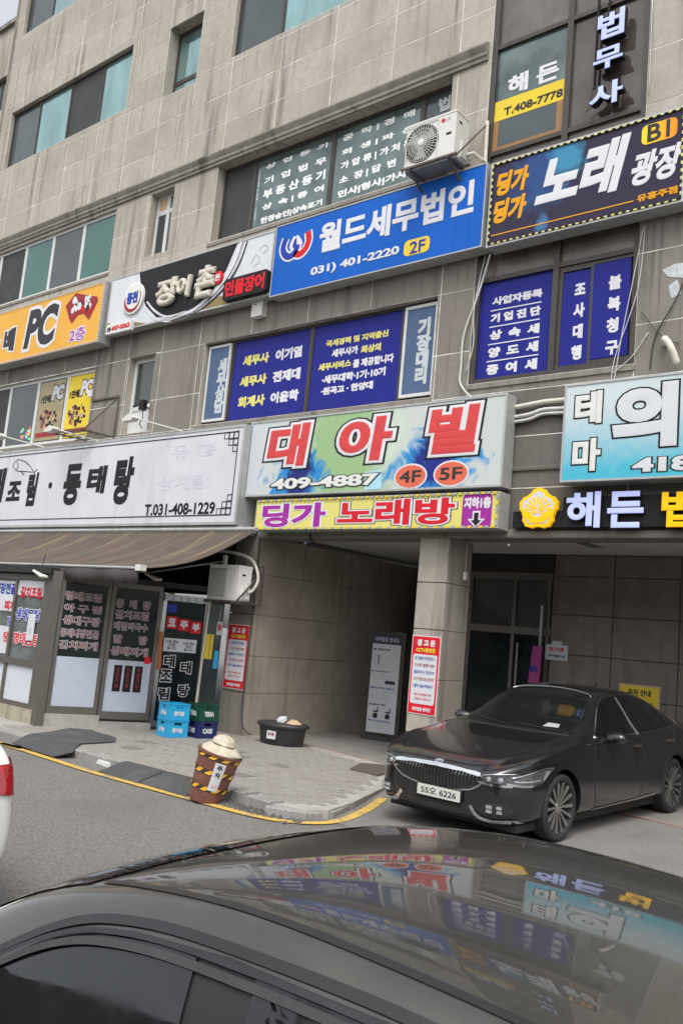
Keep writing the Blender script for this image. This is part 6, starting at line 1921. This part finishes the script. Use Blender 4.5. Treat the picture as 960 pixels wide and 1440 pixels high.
# hood lines, grille, lamps
for s in (1, -1):
    SK.line('top', [(X(1.34), s * .80), (X(1.0), s * .79), (X(.7), s * .765), (X(.42), s * .72)], .0035, .0).obj('hood_seam', M['trimblack'], cs)
SK.line('top', [(X(1.37), -.72), (X(1.33), -.4), (X(1.31), 0), (X(1.33), .4), (X(1.37), .72)], .012, -.004).obj('cowl', M['trimblack'], cs)
gp = [(-.51, .650), (-.545, .605), (-.42, .512), (-.14, .468), (.14, .468), (.42, .512), (.545, .605), (.51, .650), (.25, .666), (-.25, .666)]
SK.patch('front', gp, .004, cell=.05).obj('grille', M['interior_dk'], cs, smooth='all')
def gtop(y): return .667 - .015 * (abs(y) / .48) ** 2
def gbot(y): return .472 + .125 * (max(0, abs(y) - .12) / .40) ** 1.3
mb = MB()
for k in range(25):
    y = -.49 + .98 * k / 24
    zz0, zz1 = gbot(y) + .004, gtop(y) - .004
    pts = []
    for j in range(5):
        z = zz0 + (zz1 - zz0) * j / 4
        loc, nor = SK.front(y, z)
        pts.append(loc + Vector((.012 + .012 * math.sin(math.pi * j / 4), 0, 0)))
    mb.tube(pts, .0065, 5)
mb.obj('grille_slat', M['dark_chrome'], cs)
ring = [(-.44, .658), (-.25, .68), (0, .684), (.25, .68), (.44, .658), (.505, .60), (.40, .497), (.14, .45), (-.14, .45), (-.40, .497), (-.505, .60), (-.44, .658)]
SK.band('front', [(-.515, .655), (-.25, .669), (0, .674), (.25, .669), (.515, .655)], .026, .016, k=6).obj('grille_surround', M['chrome'], cs, smooth='all')
SK.band('front', [(.51, .658), (.552, .605), (.42, .506), (.14, .463), (-.14, .463), (-.42, .506), (-.552, .605), (-.51, .658)], .016, .012, k=2).obj('grille_surround', M['chrome'], cs, smooth='all')
loc, nor = SK.front(0, .705)
SK.patch('front', ell(0, .705, .055, .018, 18), .008, cell=.05).obj('badge', M['chrome'], cs)
txt(cs, 'KIA', (-.035, loc.z - .012, .035, loc.z + .012), .0, M['ink'], .04, .002, plane=(Vector((loc.x + .012, 0, 0)), Vector((0, 1, 0)), Vector((1, 0, 0))), name='emblem')
for s in (1, -1):
    hl = [(X(.12), .645), (X(.10), .60), (X(.22), .575), (X(.52), .60), (X(.60), .655), (X(.74), .735), (X(.66), .745), (X(.40), .70)]
    SK.patch('side', hl, .005, s, cell=.04).obj('headlight', M['lampglass'], cs, smooth='all')
    fl = [(s * .56, .598), (s * .53, .645), (s * .60, .665), (s * .80, .695), (s * .85, .66), (s * .80, .595)]
    SK.patch('front', fl if s < 0 else fl[::-1], .006, cell=.04).obj('headlight', M['lampglass'], cs, smooth='all')
    SK.band('side', [(X(.12), .598), (X(.3), .580), (X(.52), .596)], .022, .010, s).obj('lamp_chrome', M['chrome'], cs, smooth='all')
    SK.band('front', [(s * .50, .592), (s * .62, .580), (s * .78, .578)], .022, .012).obj('lamp_chrome', M['chrome'], cs, smooth='all')
    SK.patch('side', [(X(.545), .655), (X(.54), .62), (X(.60), .66), (X(.66), .72), (X(.60), .715)], .009, s, cell=.03).obj('lamp_corner', M['lampwhite'], cs, smooth='all')
    SK.line('side', [(X(.16), .655), (X(.40), .708), (X(.60), .742), (X(.74), .742)], .006, .008, s).obj('lamp_edge', M['chrome'], cs, smooth='all')
    SK.line('front', [(s * .53, .655), (s * .64, .675), (s * .80, .70)], .006, .010).obj('lamp_edge', M['chrome'], cs, smooth='all')
    SK.band('side', [(X(.18), .625), (X(.34), .622), (X(.50), .635)], .014, .010, s).obj('running_light', M['lampwhite'], cs, smooth='all')
    for yy, ss in ((.60, .024), (.70, .026)):
        loc, nor = SK.front(s * yy, .63)
        MB().lathe([(.001, 0), (ss, .0), (ss * .8, .006), (.001, .008)], loc + nor * .007, 14, axis=nor).obj('lamp_lens', M['lampwhite'], cs)
    fg = [(s * .50, .33), (s * .58, .41), (s * .76, .42), (s * .80, .36), (s * .76, .30), (s * .58, .29)]
    SK.patch('front', fg if s < 0 else fg[::-1], .004, cell=.04).obj('fog_recess', M['interior_dk'], cs, smooth='all')
    mb = MB()
    for yy in (.62, .70):
        for zz in (.335, .375):
            loc, nor = SK.front(s * yy, zz)
            mb.obox(loc + nor * .008, (.008, 0, 0), (0, .03, 0), (0, 0, .015))
    mb.obj('fog_lamp', M['lampwhite'], cs)
    SK.band('front', [(s * .42, .355), (s * .50, .27), (s * .62, .245), (s * .80, .25)], .036, .012).obj('bumper_chrome', M['chrome'], cs, smooth='all')
SK.patch('front', [(-.40, .36), (-.46, .30), (-.40, .26), (.40, .26), (.46, .30), (.40, .36)], .003, cell=.06).obj('lower_intake', M['interior_dk'], cs, smooth='all')
SK.band('front', [(-.5, .235), (0, .225), (.5, .235)], .03, .004).obj('lip', M['trimblack'], cs)
# number plate
px = max(SK.front(y, .42)[0].x for y in (-.2, 0, .2)) + .03
PO = (Vector((px, .06, 0)), Vector((0, 1, 0)), Vector((1, 0, 0)))
MB().box(px - .03, px, -.21, .33, .355, .475).obj('plate_holder', M['trimblack'], cs)
MB().box(px, px + .004, -.20, .32, .362, .468).obj('number_plate', M['plate'], cs)
txt(cs, '55오 6226', (-.215, .385, .215, .447), .004, M['ink'], .02, .002, plane=PO)
MB().tube([(X(3.3), 0, 1.44), (X(3.42), 0, 1.49)], .012, 6).obj('roof_antenna', M['trimblack'], cs)
# papers on the dashboard edge, wipers
SK.patch('top', [(X(1.47), .34), (X(1.49), .52), (X(1.57), .50), (X(1.56), .36)], .0045, cell=.1).obj('dash_paper', M['ac_grey'], cs)
SK.line('top', [(X(1.40), .55), (X(1.44), .2), (X(1.46), .0)], .006, .010).obj('wiper', M['trimblack'], cs)
SK.line('top', [(X(1.40), -.1), (X(1.46), -.4), (X(1.5), -.55)], .006, .010).obj('wiper', M['trimblack'], cs)
for s in (1, -1):
    SK.patch('side', [(X(4.60), .86), (X(4.95), .86), (X(4.95), .98), (X(4.66), 1.0)], .004, s, cell=.05).obj('taillight', M['taillamp'], cs)
# the car stands nose out: front wheels on the apron, rear wheels on the bay floor
fwp = Vector((-4.96, -2.06, ramp_z(-2.06))); rwp = Vector((-4.82, .795, -.004))
dirx = (fwp - rwp).normalized()
upv = Vector((0, 0, 1)); ly = upv.cross(dirx).normalized(); uz = dirx.cross(ly)
mid = fwp - dirx * 1.565
cs.matrix_world = Matrix(((dirx.x, ly.x, uz.x, mid.x), (dirx.y, ly.y, uz.y, mid.y), (dirx.z, ly.z, uz.z, mid.z), (0, 0, 0, 1)))

# ---- foreground car, heading left, seen from above its near roof edge
FG = [(s, zt - (.13 if s < 1.5 else 0), zb - (.10 if s < 1.5 else 0), w * .97, wb * .97, wr_, z0, ze - (.13 if s < 1.5 else 0)) for s, zt, zb, w, wb, wr_, z0, ze in SEDAN]
fc = root('parked_car', 'dark charcoal car close to the camera, its glossy roof mirroring the signs', 'car', (-1.27, -9.13, -.14), rotz=math.pi)
body2, bvh2 = car_shell(FG, CL, (1.565, -1.29), .335, 3, arch=.375)
S2 = Skin(bvh2)
body2.materials.clear(); body2.materials.append(M['paint_fg'])
for p in body2.polygons: p.material_index = 0
smooth_mesh(body2)
bo = bpy.data.objects.new('body', body2); COL.objects.link(bo); bo.parent = fc
for x in (1.565, -1.29):
    MB().box(x - .42, x + .42, -.66, .66, .12, .70).obj('wheel_well', M['interior_dk'], fc)
    for s in (1, -1): add_wheel(fc, x, s, .335, .245, spokes=10, y=.905)
MB().box(-2.1, 2.2, -.78, .78, .13, .20).obj('underbody', M['interior_dk'], fc)
S2.patch('top', ws_poly, .003, cell=.05).obj('windscreen', M['autoglass'], fc, smooth='all')
S2.patch('top', rw_poly, .003, cell=.07).obj('rear_window', M['autoglass'], fc, smooth='all')
for s in (1, -1):
    allw = UP([(X(1.80), 1.0), (X(1.92), 1.08), (X(2.10), 1.205), (X(2.28), 1.308), (X(2.46), 1.352), (X(2.7), 1.374), (X(3.05), 1.376), (X(3.35), 1.348), (X(3.6), 1.29), (X(3.85), 1.215), (X(4.05), 1.135), (X(4.12), 1.07), (X(3.4), 1.02), (X(2.6), 1.0)])
    S2.patch('side', allw, .002, s, cell=.06).obj('window_surround', M['trimblack'], fc, smooth='all')
    for poly in (FW, RW, QW):
        ctr = Vector((sum(p[0] for p in poly) / len(poly), sum(p[1] for p in poly) / len(poly)))
        pl = [tuple(ctr + (Vector(p) - ctr) * .93) for p in poly]
        S2.patch('side', pl, .006, s, cell=.06).obj('side_window', M['autoglass'], fc, smooth='all')
    top_c = [(X(1.72), .985), (X(1.92), 1.11), (X(2.10), 1.235), (X(2.28), 1.335), (X(2.46), 1.380), (X(2.7), 1.400), (X(3.05), 1.402), (X(3.35), 1.373), (X(3.6), 1.318), (X(3.85), 1.243)]
    for dz, w_, m_, nm, of in ((.006, .014, M['trimblack'], 'door_seal', .005), (-.030, .012, M['rubber'], 'glass_seal', .012), (-.014, .008, M['ink'], 'door_edge', .012)):
        S2.band('side', [(a, b + dz) for a, b in top_c], w_, of, s, k=8).obj(nm, m_, fc, smooth='all')
    # roof ditch moulding
    S2.band('top', [(X(2.26), s * .505), (X(2.5), s * .515), (X(3.0), s * .515), (X(3.5), s * .50)], .016, .002, k=8).obj('roof_moulding', M['trimblack'], fc, smooth='all')
    P = Vector((X(1.92), s * .99, 1.0))
    MB().lathe([(.001, -.13), (.05, -.12), (.075, -.06), (.08, .02), (.07, .09), (.04, .125), (.001, .13)], P, 16, 1.0, .78, axis=(0.25, s * 1, .08)).obj('mirror', M['paint_fg'], fc, smooth='all')
    S2.patch('side', [(X(.12), .645), (X(.10), .60), (X(.22), .575), (X(.52), .60), (X(.74), .735), (X(.40), .70)], .005, s, cell=.05).obj('headlight', M['lampglass'], fc)

# ---- white car ahead of it, only its tail corner inside the picture
HATCH = [(a, b + .10 if 2.0 < a < 4.6 else b + .05, c + .04, w, wb, wr_ + .02, z0, ze + .08 if 2.0 < a < 4.6 else ze + .05) for a, b, c, w, wb, wr_, z0, ze in SEDAN]
HATCH = [r_ for r_ in HATCH if r_[0] < 3.9] + [(4.2, 1.40, 1.07, .915, .80, .55, .20, 1.34), (4.5, 1.32, 1.07, .90, .79, .55, .21, 1.25), (4.75, 1.10, 1.02, .88, .77, .56, .24, 1.06), (4.9, .93, .90, .86, .76, .55, .27, .92), (4.97, .66, .60, .80, .68, .45, .30, .65)]
wc = root('parked_car', 'white hatchback at left edge, only its red tail light corner visible', 'car', (-4.97 - CL / 2, -8.50, -.08), rotz=math.pi)
body3, bvh3 = car_shell(HATCH, CL, (1.565, -1.29), .335, 2, arch=.375)
S3 = Skin(bvh3)
body3.materials.clear(); body3.materials.append(M['paint_white'])
for p in body3.polygons: p.material_index = 0
smooth_mesh(body3)
bo = bpy.data.objects.new('body', body3); COL.objects.link(bo); bo.parent = wc
for x in (1.565, -1.29):
    MB().box(x - .42, x + .42, -.66, .66, .12, .70).obj('wheel_well', M['interior_dk'], wc)
    for s in (1, -1): add_wheel(wc, x, s, .335, .245, spokes=10, y=.905)
MB().box(-2.1, 2.2, -.78, .78, .13, .20).obj('underbody', M['interior_dk'], wc)
for s in (1, -1):
    S3.patch('side', [(X(4.50), .93), (X(4.55), .80), (X(4.7), .74), (X(4.90), .72), (X(4.92), .88), (X(4.8), .93)], .014, s, cell=.03).obj('taillight', M['taillamp'], wc, smooth='all')
    S3.patch('front', [(s * .84, .72), (s * .84, .89), (s * .62, .89), (s * .58, .76)][::(1 if s < 0 else -1)], .014, -1, cell=.03).obj('taillight', M['taillamp'], wc, smooth='all')
    S3.patch('front', [(s * .80, .30), (s * .80, .36), (s * .5, .36), (s * .5, .30)][::(1 if s < 0 else -1)], .006, -1, cell=.05).obj('reflector', M['taillamp'], wc, smooth='all')
    S3.patch('side', allw, .004, s, cell=.08).obj('side_window', M['autoglass'], wc, smooth='all')
S3.band('front', [(-.8, .30), (0, .28), (.8, .30)], .10, .004, -1).obj('lower_bumper', M['rubber'], wc)

# ------------------------------------------------------------ the other side of the street (mirrored in paint and glass)
op = root('opposite_building', 'plain grey block with rows of windows on the far side of the street', 'building', (-2, -30, -.1))
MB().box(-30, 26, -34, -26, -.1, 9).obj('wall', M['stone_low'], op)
for k in range(12):
    for z in (1.0, 4.4):
        x = -24 + k * 3.8
        MB().box(x, x + 2.2, -25.98, -25.9, z, z + 1.6).obj('window', M['glass_dk'], op)
leafm = mat('street tree leaves', (0.045, 0.075, 0.022), .7, var=.5, scale=3)
bark = mat('tree bark', (0.10, 0.08, 0.06), .9, var=.3, scale=12)
for k, (tx, ty, th, lab) in enumerate(((-6.5, -17.5, 5.4, 'leafy street tree opposite the restaurant front'), (.8, -16.8, 5.0, 'leafy street tree opposite the stone pillar'), (7.5, -18.0, 5.8, 'tallest leafy street tree opposite the pale blue sign'))):
    t = root('street_tree', lab, 'tree', (tx, ty, -.1), group='street trees across the road')
    rt = random.Random(20 + k)
    mb = MB().tube([(tx, ty, -.1), (tx + .05, ty, 1.4), (tx - .05, ty + .1, th * .55), (tx, ty, th * .85)], [.17, .13, .09, .03], 8)
    for j in range(7):
        a = rt.uniform(0, 6.28); z = th * rt.uniform(.35, .6)
        mb.tube([(tx, ty, z), (tx + math.cos(a) * .8, ty + math.sin(a) * .8, z + .7), (tx + math.cos(a) * 1.5, ty + math.sin(a) * 1.5, z + 1.1)], [.06, .04, .015], 6)
    mb.obj('trunk', bark, t)
    mb = MB(); cl = [(tx + rt.gauss(0, .9), ty + rt.gauss(0, .9), th * rt.uniform(.5, 1.0), rt.uniform(.5, .95)) for _ in range(22)]
    for c_ in cl:
        for _ in range(110):
            d = Vector((rt.gauss(0, 1), rt.gauss(0, 1), rt.gauss(0, 1))).normalized() * c_[3] * rt.random() ** .4
            p = Vector(c_[:3]) + d
            e1 = Vector((rt.gauss(0, 1), rt.gauss(0, 1), rt.gauss(0, 1))).normalized() * .09
            e2 = e1.orthogonal().normalized() * .05
            mb.add([p - e1, p + e2, p + e1, p - e2], [(0, 1, 2, 3)])
    mb.obj('crown', leafm, t)
